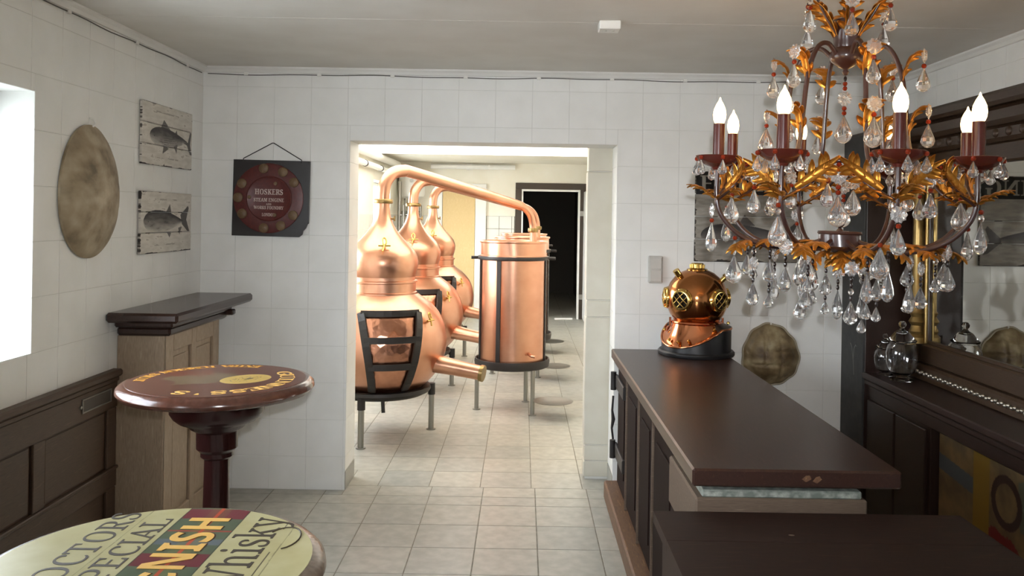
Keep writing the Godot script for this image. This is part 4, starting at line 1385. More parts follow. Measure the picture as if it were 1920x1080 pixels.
func chandelier() -> void:
	crystal_meshes()
	var base_y := 1.28
	var t := thing("chandelier", "gilt leaf chandelier with candle bulbs and crystal drops over the counter", "chandelier", P(0.912, base_y, 2.443))
	t.rotation.z = -0.02
	var Y := func(y: float) -> float: return y - base_y
	var leaf_a := leaf_mesh(0.115, 0.034, 2.0, 3)
	var leaf_b := leaf_mesh(0.14, 0.034, 1.1, 4)
	var leaf_c := leaf_mesh(0.10, 0.030, 1.0, 3)
	# suspension and upper hub
	part(t, "hanging_rod", mb().tube([Vector3(0, Y.call(2.12), 0), Vector3(0, Y.call(CEIL - 0.03), 0)], 0.005, 10).done(), M.enamel)
	part(t, "ceiling_rose", mb().lathe([Vector2(0, -0.045), Vector2(0.02, -0.04), Vector2(0.05, -0.02), Vector2(0.06, 0.0), Vector2(0, 0.0)], 28, Transform3D(Basis(), Vector3(0, Y.call(CEIL - 0.009), 0))).done(), M.enamel)
	var hub := [Vector2(0, 2.008), Vector2(0.006, 2.01), Vector2(0.01, 2.018), Vector2(0.006, 2.026), Vector2(0.022, 2.034), Vector2(0.04, 2.048), Vector2(0.047, 2.062), Vector2(0.044, 2.076), Vector2(0.034, 2.088), Vector2(0.036, 2.10), Vector2(0.036, 2.15), Vector2(0.042, 2.158), Vector2(0.04, 2.168), Vector2(0.012, 2.18), Vector2(0, 2.19)]
	for i in hub.size():
		hub[i].y -= base_y
	part(t, "upper_hub", mb().lathe(hub, 28).done(), M.enamel)
	# crown of leaves with drops
	for k in 6:
		var a := TAU * k / 6.0 + 0.26
		var n := part(t, "crown_arm", mb().tube(smooth_path([Vector3(0.03, Y.call(2.12), 0), Vector3(0.07, Y.call(2.17), 0), Vector3(0.105, Y.call(2.225), 0), Vector3(0.125, Y.call(2.235), 0)], 4), 0.0035, 8).done(), M.enamel, Transform3D(Basis(Vector3.UP, a), Vector3.ZERO))
		part(n, "leaf", leaf_b, M.gold, Transform3D(Basis(Vector3.UP, PI / 2) * Basis(Vector3.RIGHT, 0.45), Vector3(0.034, Y.call(2.12), 0)))
		hang(n, Vector3(0.123, Y.call(2.233), 0), "bcbd" if k % 2 else "brbd", PI / 2)
	# cage: six bowed tubes from the upper hub to the lower hub, with two tiers of leaves
	for k in 6:
		var a := TAU * k / 6.0 + TAU / 12.0 - 0.02
		var pts := smooth_path([Vector3(0.036, Y.call(2.06), 0), Vector3(0.075, Y.call(2.092), 0), Vector3(0.118, Y.call(2.075), 0), Vector3(0.150, Y.call(2.0), 0), Vector3(0.166, Y.call(1.88), 0), Vector3(0.178, Y.call(1.79), 0), Vector3(0.215, Y.call(1.735), 0), Vector3(0.275, Y.call(1.725), 0), Vector3(0.315, Y.call(1.735), 0)], 6)
		var n := part(t, "cage_arm", mb().tube(pts, 0.0068, 10).done(), M.enamel, Transform3D(Basis(Vector3.UP, a), Vector3.ZERO))
		var outw := Basis(Vector3.UP, PI / 2)
		part(n, "leaf", leaf_a, M.gold, Transform3D(outw * Basis(Vector3.RIGHT, 0.12), Vector3(0.152, Y.call(1.985), 0)))
		part(n, "leaf", leaf_a, M.gold, Transform3D(outw * Basis(Vector3.RIGHT, 0.05), Vector3(0.172, Y.call(1.83), 0)))
		hang(n, Vector3(0.206, Y.call(2.075), 0), "rbd", PI / 2)
		hang(n, Vector3(0.222, Y.call(1.92), 0), "rbd" if k % 2 else "rbD", PI / 2)
	for k in 6:
		var a := TAU * k / 6.0 - 0.02
		hang(t, Vector3(cos(a) * 0.19, Y.call(1.745), -sin(a) * 0.19), "brD" if k % 2 else "rbd", a + PI / 2)
	# hanging string on the axis
	hang(t, Vector3(0, Y.call(2.008), 0), "jbbrbbD", 0.0)
	# lower hub
	var lh := [Vector2(0, 1.495), Vector2(0.02, 1.497), Vector2(0.052, 1.508), Vector2(0.058, 1.514), Vector2(0.058, 1.548), Vector2(0.062, 1.552), Vector2(0.06, 1.558), Vector2(0.01, 1.56), Vector2(0.004, 1.568), Vector2(0.012, 1.576), Vector2(0.013, 1.584), Vector2(0.009, 1.592), Vector2(0, 1.594)]
	for i in lh.size():
		lh[i].y -= base_y
	part(t, "lower_hub", mb().lathe(lh, 32).done(), M.enamel)
	for k in 6:
		part(t, "leaf", leaf_c, M.gold, Transform3D(Basis(Vector3.UP, TAU * k / 6.0 + 0.3 + PI / 2) * Basis(Vector3.RIGHT, 2.0), Vector3(cos(TAU * k / 6.0 + 0.3) * 0.03, Y.call(1.505), -sin(TAU * k / 6.0 + 0.3) * 0.03)))
	hang(t, Vector3(0, Y.call(1.497), 0), "jjrjjl", 0.0)
	for k in 6:
		var a := TAU * k / 6.0 + 0.5
		hang(t, Vector3(cos(a) * 0.105, Y.call(1.478), -sin(a) * 0.105), ["rjjjls", "jjjdjs", "rjjrd", "jjjcjs", "rjjcjd", "jjjdjs"][k], a + PI / 2)
	# eight candle arms
	for k in 8:
		var a := TAU * k / 8.0 + 0.01
		var pts := smooth_path([Vector3(0.05, Y.call(1.532), 0), Vector3(0.11, Y.call(1.512), 0), Vector3(0.20, Y.call(1.508), 0), Vector3(0.285, Y.call(1.535), 0), Vector3(0.34, Y.call(1.585), 0), Vector3(0.36, Y.call(1.64), 0), Vector3(0.36, Y.call(1.735), 0)], 6)
		var n := part(t, "candle_arm", mb().tube(pts, 0.0068, 10).done(), M.enamel, Transform3D(Basis(Vector3.UP, a), Vector3.ZERO))
		var cx := Vector3(0.36, 0, 0)
		part(n, "drip_cup", mb().lathe([Vector2(0, Y.call(1.722)), Vector2(0.014, Y.call(1.722)), Vector2(0.018, Y.call(1.73)), Vector2(0.04, Y.call(1.738)), Vector2(0.056, Y.call(1.748)), Vector2(0.064, Y.call(1.762)), Vector2(0.062, Y.call(1.763)), Vector2(0.05, Y.call(1.752)), Vector2(0.02, Y.call(1.746)), Vector2(0, Y.call(1.745))], 36, Transform3D(Basis(), cx)).done(), M.cup)
		part(n, "candle_sleeve", mb().lathe([Vector2(0, Y.call(1.745)), Vector2(0.0165, Y.call(1.745)), Vector2(0.0165, Y.call(1.856)), Vector2(0, Y.call(1.856))], 20, Transform3D(Basis(), cx)).done(), M.cup)
		part(n, "light_bulb", mb().lathe([Vector2(0, Y.call(1.855)), Vector2(0.012, Y.call(1.855)), Vector2(0.0172, Y.call(1.868)), Vector2(0.0188, Y.call(1.882)), Vector2(0.0165, Y.call(1.898)), Vector2(0.010, Y.call(1.913)), Vector2(0.004, Y.call(1.923)), Vector2(0.0018, Y.call(1.931)), Vector2(0, Y.call(1.933))], 18, Transform3D(Basis(), cx)).done(), M.bulb)
		var lt := OmniLight3D.new()
		lt.name = "candle_glow"
		lt.position = cx + Vector3(0, Y.call(1.888), 0)
		lt.light_color = c8(255, 196, 120)
		lt.light_energy = 0.009
		lt.light_size = 0.012
		lt.omni_range = 20.0
		lt.omni_attenuation = 2.0
		lt.shadow_enabled = true
		n.add_child(lt, true)
		# leaves: bouquet under the cup, pair on the low bow, one along the arm
		for q in [[0.0, 0.9, 1.64, 0.36], [2.1, 0.95, 1.635, 0.36], [-2.1, 0.95, 1.635, 0.36]]:
			part(n, "leaf", leaf_c, M.gold, Transform3D(Basis(Vector3.UP, PI / 2 + q[0]) * Basis(Vector3.RIGHT, q[1]), Vector3(q[3], Y.call(q[2]), 0)))
		part(n, "leaf", leaf_b, M.gold, Transform3D(Basis(Vector3.UP, PI / 2 + 0.35) * Basis(Vector3.RIGHT, 1.35), Vector3(0.13, Y.call(1.517), 0)))
		part(n, "leaf", leaf_c, M.gold, Transform3D(Basis(Vector3.UP, PI / 2 - 0.55) * Basis(Vector3.RIGHT, 1.55), Vector3(0.2, Y.call(1.515), 0)))
		part(n, "leaf", leaf_c, M.gold, Transform3D(Basis(Vector3.UP, PI / 2 + 0.7) * Basis(Vector3.RIGHT, 1.75), Vector3(0.26, Y.call(1.525), 0)))
		# drops round the cup
		for m in 6:
			var b := TAU * m / 6.0 + 0.4 + k * 0.3
			hang(n, cx + Vector3(cos(b) * 0.063, Y.call(1.762), sin(b) * 0.063), "bs", PI / 2)
		hang(n, Vector3(0.372, Y.call(1.628), 0.0), ["rbl", "bcD", "rbd", "bcl"][k % 4], PI / 2)
		hang(n, Vector3(0.30, Y.call(1.535), 0.012), ["brD", "rjjd", "bD", "rjd"][k % 4], PI / 2)
		hang(n, Vector3(0.2, Y.call(1.502), 0.0), ["jjdjjs", "bDd", "jjjls", "rjjl"][k % 4], PI / 2)
		hang(n, Vector3(0.255, Y.call(1.512), -0.03), ["jjrjjd", "rjjs", "jjjl", "jcjjs"][k % 4], 0.6)
		# garland to the next arm
		var b0 := Vector3(0.36, Y.call(1.635), 0)
		var b1 := Basis(Vector3.UP, TAU / 8.0) * b0
		var mid := (b0 + b1) / 2 + Vector3(0, 0.105, 0)
		mid = Vector3(mid.x * 0.93, mid.y, mid.z * 0.93)
		var gar := smooth_path([b0, b0.lerp(mid, 0.5) + Vector3(0, -0.008, 0), mid, b1.lerp(mid, 0.5) + Vector3(0, -0.008, 0), b1], 5)
		part(n, "garland", mb().tube(gar, 0.005, 8).done(), M.enamel)
		for s in 2:
			var dirv: Vector3 = (mid - b0 if s == 0 else mid - b1).normalized()
			var src: Vector3 = b0.lerp(mid, 0.25) if s == 0 else b1.lerp(mid, 0.25)
			var rad := Vector3(mid.x, 0, mid.z).normalized()
			var zz := (rad - dirv * rad.dot(dirv)).normalized()
			part(n, "leaf", leaf_b, M.gold, Transform3D(Basis(dirv.cross(zz), dirv, zz), src + Vector3(0, 0.006, 0)))
		hang(n, mid + Vector3(0, -0.004, 0), ["brbd", "brbbD"][k % 2], atan2(mid.x, mid.z))


# ------------------------------------------------------------------ helmet on the counter
func diving_helmet() -> void:
	var t := thing("diving_helmet", "polished copper diving helmet with brass ports on a black stand", "helmet", P(0.955, 0.855, 4.60))
	# black stand: round flange and a sloping body
	part(t, "stand_flange", mb().lathe([Vector2(0, 0), Vector2(0.2, 0), Vector2(0.205, 0.006), Vector2(0.205, 0.02), Vector2(0.198, 0.027), Vector2(0, 0.027)], 56).done(), M.black)
	# the collar dips towards the window and the camera
	var rim := func(a: float) -> float: return minf(0.161 - 0.109 * cos(a - deg_to_rad(140.0)), 0.15)
	var n := 64
	var sb := mb()
	sb.smooth()
	for j in n:
		var a := TAU * j / n
		var c := TAU * (j + 1) / n
		var p0 := Vector3(cos(a) * 0.186, 0.027, sin(a) * 0.186)
		var p1 := Vector3(cos(c) * 0.186, 0.027, sin(c) * 0.186)
		sb.q(p0, Vector3(p0.x, rim.call(a), p0.z), Vector3(p1.x, rim.call(c), p1.z), p1)
	for i in 5:
		for j in n:
			var c4 := []
			for q in [[0, 0], [1, 0], [1, 1], [0, 1]]:
				var a: float = TAU * (j + q[1]) / n
				var f: float = (i + q[0]) / 5.0
				var h: float = rim.call(a)
				var lift := lerpf(-0.012, 0.006, smoothstep(0.125, 0.149, h))
				var r := lerpf(0.187, 0.13, f)
				c4.append(Vector3(cos(a) * r, h + lift + 0.016 * sin(f * PI / 2) * smoothstep(0.125, 0.149, h), sin(a) * r))
			sb.q(c4[0], c4[1], c4[2], c4[3])
	part(t, "stand", sb.done(), M.black)
	# copper collar from the rim to the neck
	var rows := []
	for i in 13:
		var f := i / 12.0
		var row := []
		for j in n + 1:
			var a := TAU * j / n
			var r := lerpf(0.186, 0.128, pow(f, 0.75))
			var y0: float = rim.call(a)
			row.append(Vector3(cos(a) * r, lerpf(y0, 0.176, pow(f, 1.5) if f < 1 else 1.0), sin(a) * r))
		rows.append(row)
	var cb := mb()
	cb.smooth()
	for i in 12:
		for j in n:
			cb.q(rows[i][j], rows[i + 1][j], rows[i + 1][j + 1], rows[i][j + 1])
	var collar := part(t, "collar", cb.done(), M.copper_polished)
	part(collar, "collar_rim", mb().tube(rows[0], 0.006, 10, false).done(), M.copper_polished)
	for a in [2.35, 2.0, 2.75, 1.2, 3.4, 0.4]:
		var y: float = rim.call(a) + 0.028
		part(collar, "stud", mb().lathe([Vector2(0.009, -0.004), Vector2(0.009, 0.004), Vector2(0.005, 0.01), Vector2(0, 0.011)], 12, Transform3D(Basis(Vector3(sin(a), 0, -cos(a)), -0.7), Vector3(cos(a) * 0.172, y, sin(a) * 0.172))).done(), M.brass)
	part(t, "neck_ring", mb().lathe([Vector2(0.11, 0.168), Vector2(0.134, 0.17), Vector2(0.138, 0.176), Vector2(0.134, 0.183), Vector2(0.118, 0.186)], 56).done(), M.copper_polished)
	var cy := 0.305
	part(t, "bonnet", mb().lathe([Vector2(0.118, 0.183), Vector2(0.128, 0.196), Vector2(0.145, 0.22), Vector2(0.158, 0.252), Vector2(0.165, 0.288), Vector2(0.165, 0.32), Vector2(0.158, 0.356), Vector2(0.143, 0.39), Vector2(0.12, 0.42), Vector2(0.09, 0.444), Vector2(0.06, 0.457), Vector2(0.03, 0.463), Vector2(0, 0.464)], 64).done(), M.helmet)
	var cap := mb().lathe([Vector2(0, 0.452), Vector2(0.055, 0.455), Vector2(0.057, 0.463), Vector2(0.04, 0.468), Vector2(0.036, 0.47), Vector2(0.036, 0.49), Vector2(0.03, 0.496), Vector2(0, 0.498)], 32)
	for j in 10:
		var a := TAU * j / 10
		cap.tube([Vector3(cos(a) * 0.036, 0.47, sin(a) * 0.036), Vector3(cos(a) * 0.036, 0.488, sin(a) * 0.036)], 0.006, 8)
	part(t, "top_cap", cap.done(), M.brass)
	# round ports with grilles; azimuth from the camera, positive to the right
	for az in [-40.0, 33.0, -98.0, 105.0]:
		var a := deg_to_rad(az)
		var out := Vector3(sin(a), 0, cos(a))
		var bs := Basis(out.cross(Vector3.UP), out, Vector3.UP)
		bs = Basis(Vector3.UP.cross(out), out, Vector3(0, -1, 0)) if bs.determinant() < 0 else bs
		var pt := part(t, "port", mb().lathe([Vector2(0.06, 0.0), Vector2(0.06, 0.018), Vector2(0.054, 0.024), Vector2(0.054, 0.034), Vector2(0.049, 0.038), Vector2(0.043, 0.038), Vector2(0.041, 0.026), Vector2(0, 0.026)], 36).done(), M.brass, Transform3D(bs, Vector3(0, cy, 0) + out * 0.142))
		part(pt, "port_glass", mb().lathe([Vector2(0.041, 0.024), Vector2(0.041, 0.0275), Vector2(0, 0.0275)], 28).done(), M.dark_glass)
		var gr := mb()
		for s in [-1.0, 1.0]:
			for q in [-0.014, 0.014]:
				var h := sqrt(0.044 * 0.044 - q * q)
				var u := Vector3(1, 0, s).normalized()
				var v := Vector3(-s, 0, 1).normalized()
				gr.tube([u * -h + v * q + Vector3(0, 0.037, 0), v * q + Vector3(0, 0.043, 0), u * h + v * q + Vector3(0, 0.037, 0)], 0.0022, 6)
		part(pt, "grille", gr.done(), M.brass)
		# lugs of the port ring
		var lg := mb()
		for j in 6:
			var b := TAU * j / 6
			lg.tube([Vector3(cos(b) * 0.056, 0.012, sin(b) * 0.056), Vector3(cos(b) * 0.056, 0.03, sin(b) * 0.056)], 0.005, 8)
		part(pt, "lug", lg.done(), M.brass)
	# valves
	part(t, "valve", mb().tube([Vector3(-0.085, 0.40, 0.03), Vector3(-0.125, 0.458, 0.045)], 0.018, 18).done(), M.brass)
	part(t, "valve", mb().tube([Vector3(0.11, 0.395, 0.05), Vector3(0.14, 0.425, 0.06)], 0.014, 18).tube([Vector3(0.13, 0.44, 0.06), Vector3(0.155, 0.41, 0.06)], 0.008, 12).done(), M.brass)
	for s in [-1.0, 1.0]:
		part(t, "wing_bolt", mb().tube([Vector3(s * 0.143, 0.15, 0.0), Vector3(s * 0.143, 0.20, 0.0)], 0.006, 10).done(), M.copper_polished)


# ------------------------------------------------------------------ things on the walls
func board_uv(w: float, h: float) -> Callable:
	return func(p: Vector3) -> Vector2: return Vector2(p.x / w + 0.5, 0.5 - p.y / h)


func fish_image(kind: int, w: int, h: int) -> ImageTexture:
	var im := Image.create(w, h, false, Image.FORMAT_RGB8)
	var nz := noise(0.02, FastNoiseLite.TYPE_SIMPLEX_SMOOTH, 4, 70 + kind)
	var a := float(w) / h
	var top_fin: PackedVector2Array
	var tail: PackedVector2Array
	var fins := []
	match kind:
		0:
			fins = [PackedVector2Array([Vector2(0.34, 0.40), Vector2(0.40, 0.24), Vector2(0.56, 0.42)]), PackedVector2Array([Vector2(0.62, 0.42), Vector2(0.66, 0.36), Vector2(0.68, 0.47)]), PackedVector2Array([Vector2(0.40, 0.66), Vector2(0.38, 0.80), Vector2(0.50, 0.70)]), PackedVector2Array([Vector2(0.60, 0.64), Vector2(0.66, 0.76), Vector2(0.68, 0.60)])]
			tail = PackedVector2Array([Vector2(0.80, 0.55), Vector2(0.90, 0.53), Vector2(0.95, 0.34), Vector2(0.98, 0.34), Vector2(0.95, 0.56), Vector2(0.99, 0.74), Vector2(0.95, 0.74), Vector2(0.88, 0.58)])
		1:
			fins = [PackedVector2Array([Vector2(0.44, 0.38), Vector2(0.54, 0.20), Vector2(0.58, 0.38)]), PackedVector2Array([Vector2(0.48, 0.66), Vector2(0.54, 0.76), Vector2(0.58, 0.66)]), PackedVector2Array([Vector2(0.72, 0.60), Vector2(0.74, 0.72), Vector2(0.80, 0.58)])]
			tail = PackedVector2Array([Vector2(0.76, 0.38), Vector2(0.92, 0.22), Vector2(0.94, 0.26), Vector2(0.89, 0.46), Vector2(0.97, 0.68), Vector2(0.93, 0.67), Vector2(0.80, 0.54)])
		2:
			fins = [PackedVector2Array([Vector2(0.40, 0.60), Vector2(0.46, 0.48), Vector2(0.56, 0.60)]), PackedVector2Array([Vector2(0.44, 0.84), Vector2(0.50, 0.92), Vector2(0.55, 0.82)])]
			tail = PackedVector2Array([Vector2(0.80, 0.70), Vector2(0.93, 0.56), Vector2(0.95, 0.60), Vector2(0.91, 0.72), Vector2(0.97, 0.88), Vector2(0.92, 0.86), Vector2(0.80, 0.74)])
	for py in h:
		for px in w:
			var p := Vector2((px + 0.5) / w, (py + 0.5) / h)
			var n := nz.get_noise_2d(px * 0.7, py * 3.0)
			var c := c8(196, 190, 180).lerp(c8(216, 211, 202), clampf(n + 0.5, 0, 1))
			if kind == 2:
				c = c8(126, 121, 113).lerp(c8(156, 150, 141), clampf(n + 0.5, 0, 1))
			if n > 0.46:
				c = c.lerp(c8(140, 130, 118), 0.5)
			# fish
			var dark := -1.0
			var x0 := 0.14 if kind == 0 else 0.05
			var x1 := 0.88 if kind == 0 else 0.82
			var cy := 0.53
			var hh := 0.16
			if kind == 1:
				cy = 0.49
				hh = 0.185
			elif kind == 2:
				cy = 0.71
				hh = 0.13
				x0 = 0.06
				x1 = 0.84
			var f := (p.x - x0) / (x1 - x0)
			if f > 0.0 and f < 1.0:
				var hf := hh * pow(sin(PI * pow(f, 0.62)), 0.75)
				hf = maxf(hf, hh * 0.12 if f > 0.5 else 0.0)
				var v := (p.y - cy) / maxf(hf, 0.001)
				if absf(v) < 1.0:
					dark = clampf(0.62 - v * 0.52 + n * 0.3, 0.02, 1.0)
					if kind == 0 and v > -0.05 and fmod(absf(v * 4.4), 1.0) < 0.36 and f > 0.36 and f < 0.86:
						dark = 0.75
					if Vector2((f - 0.11) * 1.2 * a, v * hf * 2.0).length() < 0.022:
						dark = 1.1
			for q in fins:
				if Geometry2D.is_point_in_polygon(p, q):
					dark = maxf(dark, 0.72)
			if Geometry2D.is_point_in_polygon(p, tail):
				dark = maxf(dark, 0.78)
			if dark >= 0.0:
				c = c.lerp(c8(46, 43, 44), clampf(dark, 0, 1) * 0.93)
			# faint print and worn dark edges
			if kind < 2 and (absf(p.y - 0.87) < 0.012 or absf(p.y - 0.13) < 0.012) and n > -0.1 and p.x > 0.25 and p.x < 0.7:
				c = c.lerp(c8(120, 112, 104), 0.5)
			var e := minf(minf(p.x * a, (1 - p.x) * a), minf(p.y, 1 - p.y))
			if e < 0.006 + n * 0.03:
				c = c8(44, 38, 34)
			im.set_pixel(px, py, c)
	return ImageTexture.create_from_image(im)


func plank_board(t: Node3D, w: float, h: float, n: int, m: Material) -> void:
	for i in n:
		var y0 := -h / 2 + h * i / n
		var y1 := y0 + h / n - 0.003
		var o := rng.randf_range(-0.006, 0.0)
		var b := mb()
		b.uvf = board_uv(w, h)
		b.box(Vector3(-w / 2 + absf(o), y0, 0.002), Vector3(w / 2 + o * 0.6, y1, 0.018 + o * 0.2), 0.003)
		part(t, "plank", b.done(), m)
	bx(t, "batten", Vector3(-w * 0.35, -h / 2 + 0.01, 0.0), Vector3(-w * 0.28, h / 2 - 0.01, 0.004), M.iron, 0.0)
	bx(t, "batten", Vector3(w * 0.28, -h / 2 + 0.01, 0.0), Vector3(w * 0.35, h / 2 - 0.01, 0.004), M.iron, 0.0)


func shell_mesh(w: float, h: float, depth: float, scutes: bool) -> ArrayMesh:
	var rows := []
	var n := 72
	for i in 17:
		var f := i / 16.0
		var row := []
		for j in n + 1:
			var a := TAU * j / n
			var wob := 1.0 + 0.025 * cos(3 * a + 0.6) + 0.018 * cos(11 * a) if h < 0.5 else 1.0 + 0.008 * cos(3 * a)
			var r := (1.0 - f) * wob
			var z := depth * pow(1.0 - pow(1.0 - f, 2.2), 0.8)
			if scutes:
				var x := r * cos(a)
				var y := r * sin(a)
				var line := minf(absf(absf(x) - 0.27), minf(absf(fmod(y + 2.2, 0.44) - 0.22), absf(r - 0.8)))
				z -= depth * (0.14 if h < 0.5 else 0.025) * (1.0 - smoothstep(0.0, 0.06, line)) * smoothstep(0.0, 0.15, f)
			row.append(Vector3(cos(a) * r * w / 2, sin(a) * r * h / 2 * (1.0 + 0.06 * sin(a)), z))
		rows.append(row)
	var b := mb()
	b.smooth()
	for i in 16:
		for j in n:
			b.q(rows[i][j], rows[i][j + 1], rows[i + 1][j + 1], rows[i + 1][j])
	b.flat()
	for j in n:
		var p: Vector3 = rows[0][j]
		var q: Vector3 = rows[0][j + 1]
		b.q(Vector3(p.x, p.y, -0.01), Vector3(q.x, q.y, -0.01), q, p)
	return b.done()


func shell_mat(cols: Array, sd: int) -> StandardMaterial3D:
	var m := mat(Color.WHITE, 0.5)
	m.albedo_texture = ramp_tex(noise(0.012, FastNoiseLite.TYPE_SIMPLEX_SMOOTH, 5, sd), [[0.1, cols[0]], [0.42, cols[1]], [0.62, cols[2]], [0.9, cols[3]]])
	m.uv1_triplanar = true
	m.uv1_scale = Vector3(2.2, 2.2, 2.2)
	return m


func wall_things() -> void:
	var turn := Basis(Vector3.UP, PI / 2)
	# fish boards on the window wall
	for k in 2:
		var m := mat(Color.WHITE, 0.6)
		m.albedo_texture = fish_image(k, 320, 160)
		var t := thing("fish_board", ["upper whitewashed plank board with a striped fish print", "lower whitewashed plank board with a dark fish print"][k], "picture", P(LEFT + 0.003, 1.97 if k == 0 else 1.531, 4.355), "fish print boards")
		t.basis = turn
		plank_board(t, 0.615, 0.31, 3, m)
	# pale oval shell on the same wall
	var s := thing("turtle_shell", "large pale oval shell hung on the window wall", "shell", P(LEFT + 0.015, 1.647, 3.585))
	s.basis = turn
	part(s, "shell", shell_mesh(0.475, 0.565, 0.07, true), shell_mat([c8(92, 78, 58), c8(148, 131, 104), c8(164, 148, 122), c8(184, 170, 146)], 81))
	part(s, "hook", mb().tube(smooth_path([Vector3(0, 0.29, 0.0), Vector3(0.005, 0.302, 0.014), Vector3(0.014, 0.312, 0.01), Vector3(0.012, 0.325, 0.0), Vector3(-0.002, 0.328, -0.008)], 4), 0.004, 8).done(), M.white)
	# turtle shell on the back wall
	var r := thing("turtle_shell", "round brown turtle shell with scutes on the wall beyond the counter", "shell", P(1.432, 0.808, BACK - 0.012))
	part(r, "shell", shell_mesh(0.325, 0.352, 0.085, true), shell_mat([c8(60, 44, 28), c8(112, 93, 65), c8(140, 123, 90), c8(182, 168, 134)], 82))
	var edge := []
	for j in 73:
		var a := TAU * j / 72.0
		var wob := 1.0 + 0.025 * cos(3 * a + 0.6) + 0.018 * cos(11 * a)
		edge.append(Vector3(cos(a) * wob * 0.1625, sin(a) * wob * 0.176 * (1.0 + 0.06 * sin(a)), 0.002))
	part(r, "rim", mb().tube(edge, 0.0065, 8, false).done(), mat(c8(158, 148, 128), 0.55))
	part(r, "hook", mb().tube([Vector3(0, 0.178, 0.0), Vector3(0.0, 0.195, 0.012)], 0.005, 8).done(), M.white)
	# sign with the fish on the back wall
	var sm := mat(Color.WHITE, 0.65)
	sm.albedo_texture = fish_image(2, 300, 250)
	var g := thing("fishing_sign", "weathered plank sign with a black lettered band behind the chandelier", "sign", P(1.295, 1.608, BACK - 0.003))
	plank_board(g, 0.62, 0.52, 4, sm)
	var band := bx(g, "black_band", Vector3(-0.305, 0.125, 0.017), Vector3(0.305, 0.252, 0.0205), mat(c8(24, 23, 24), 0.85), 0.001)
	var sf := fitted("FISHING", 0.088, 0.565, "Droid Serif", true)
	part(band, "lettering", sf[0], M.sign_letter, Transform3D(Basis().scaled(Vector3(sf[1], 1, 1)), Vector3(0, 0.188, 0.021)))
	# black plaque
	var q := thing("cast_plaque", "black square plaque with a dark red disc hanging by a wire", "plaque", P(-1.443, 1.67, BACK - 0.003))
	q.rotation.z = -0.012
	var hw := 0.218
	part(q, "plate", mb().prism(PackedVector2Array([Vector2(-hw, -hw), Vector2(hw * 0.76, -hw), Vector2(hw * 0.84, -hw * 0.93), Vector2(hw * 0.86, -hw * 0.84), Vector2(hw * 0.93, -hw * 0.76), Vector2(hw * 0.97, -hw * 0.66), Vector2(hw, -hw * 0.63), Vector2(hw, hw), Vector2(-hw, hw)]), 0.002, 0.024).done(), M.dull_black)
	var flat_disc := Basis(Vector3.RIGHT, PI / 2)
	part(q, "outer_disc", mb().lathe([Vector2(0.2, 0.0), Vector2(0.2, 0.006), Vector2(0.194, 0.009), Vector2(0.128, 0.009), Vector2(0, 0.009)], 56, Transform3D(flat_disc, Vector3(-0.012, 0.0, 0.023))).done(), M.plaque_red)
	var inner := part(q, "inner_disc", mb().lathe([Vector2(0.13, 0.0), Vector2(0.13, 0.008), Vector2(0.124, 0.012), Vector2(0.118, 0.009), Vector2(0, 0.009)], 56, Transform3D(flat_disc, Vector3(-0.006, -0.002, 0.031))).done(), M.plaque_red)
	for row in [["HOSKERS", 0.036, 0.031, 0.16], ["STEAM ENGINE", -0.010, 0.02, 0.172], ["AND", -0.034, 0.010, 0.03], ["WORKS FOUNDRY", -0.054, 0.018, 0.17], ["LONDON", -0.094, 0.018, 0.075]]:
		var ft := fitted(row[0], row[2], row[3], "Droid Serif", true)
		part(inner, "lettering", ft[0], M.pale_paint, Transform3D(Basis().scaled(Vector3(ft[1], 1, 1)), Vector3(-0.006, row[1], 0.041)))
	for a in [100.0, 62.0, 33.0, -33.0, -64.0, -97.0, 152.0, 180.0, 212.0]:
		var rr := 0.172
		part(q, "stud", mb().lathe([Vector2(0.028, 0.0), Vector2(0.027, 0.008), Vector2(0.02, 0.013), Vector2(0, 0.015)], 24, Transform3D(flat_disc, Vector3(cos(deg_to_rad(a)) * rr - 0.012, sin(deg_to_rad(a)) * rr, 0.031))).done(), M.plaque_stud)
	for a in [Vector2(0.03, 0.085), Vector2(0.03, -0.096), Vector2(-0.118, 0.004)]:
		part(inner, "bolt", mb().lathe([Vector2(0.012, 0.0), Vector2(0.01, 0.007), Vector2(0, 0.009)], 8, Transform3D(flat_disc, Vector3(a.x, a.y, 0.039))).done(), M.plaque_stud)
	part(q, "hanging_wire", mb().tube([Vector3(-0.163, 0.21, 0.026), Vector3(-0.163, 0.225, 0.02), Vector3(-0.004, 0.318, 0.006), Vector3(0.004, 0.318, 0.006), Vector3(0.17, 0.223, 0.02), Vector3(0.17, 0.208, 0.026)], 0.0028, 6).done(), M.iron)
	# double switch
	var sw := thing("light_switch", "double grey rocker switch on the back wall", "switch", P(0.765, 1.298, BACK - 0.0018))
	bx(sw, "case", Vector3(-0.041, -0.078, 0), Vector3(0.041, 0.078, 0.034), M.grey_plastic, 0.006)
	for y in [-0.036, 0.036]:
		bx(sw, "rocker", Vector3(-0.033, y - 0.033, 0.03), Vector3(0.033, y + 0.033, 0.042), M.grey_plastic, 0.005)
	# box on the ceiling
	var jb := thing("junction_box", "small white junction box on the ceiling", "box", P(0.357, CEIL - 0.0085, 3.61))
	bx(jb, "case", Vector3(-0.046, -0.036, -0.046), Vector3(0.046, 0.0, 0.046), M.white, 0.004)
	for x in [-0.016, 0.016]:
		part(jb, "screw", mb().lathe([Vector2(0, -0.002), Vector2(0.006, -0.001), Vector2(0.007, 0.0)], 12, Transform3D(Basis(), Vector3(x, -0.036, 0.0))).done(), M.grey_plastic)
	# thin cable along the coving
	var cb := thing("wall_cable", "thin dark cable sagging under the coving of the back wall", "cable", P(0, CEIL - 0.05, BACK - 0.008))
	var pts := []
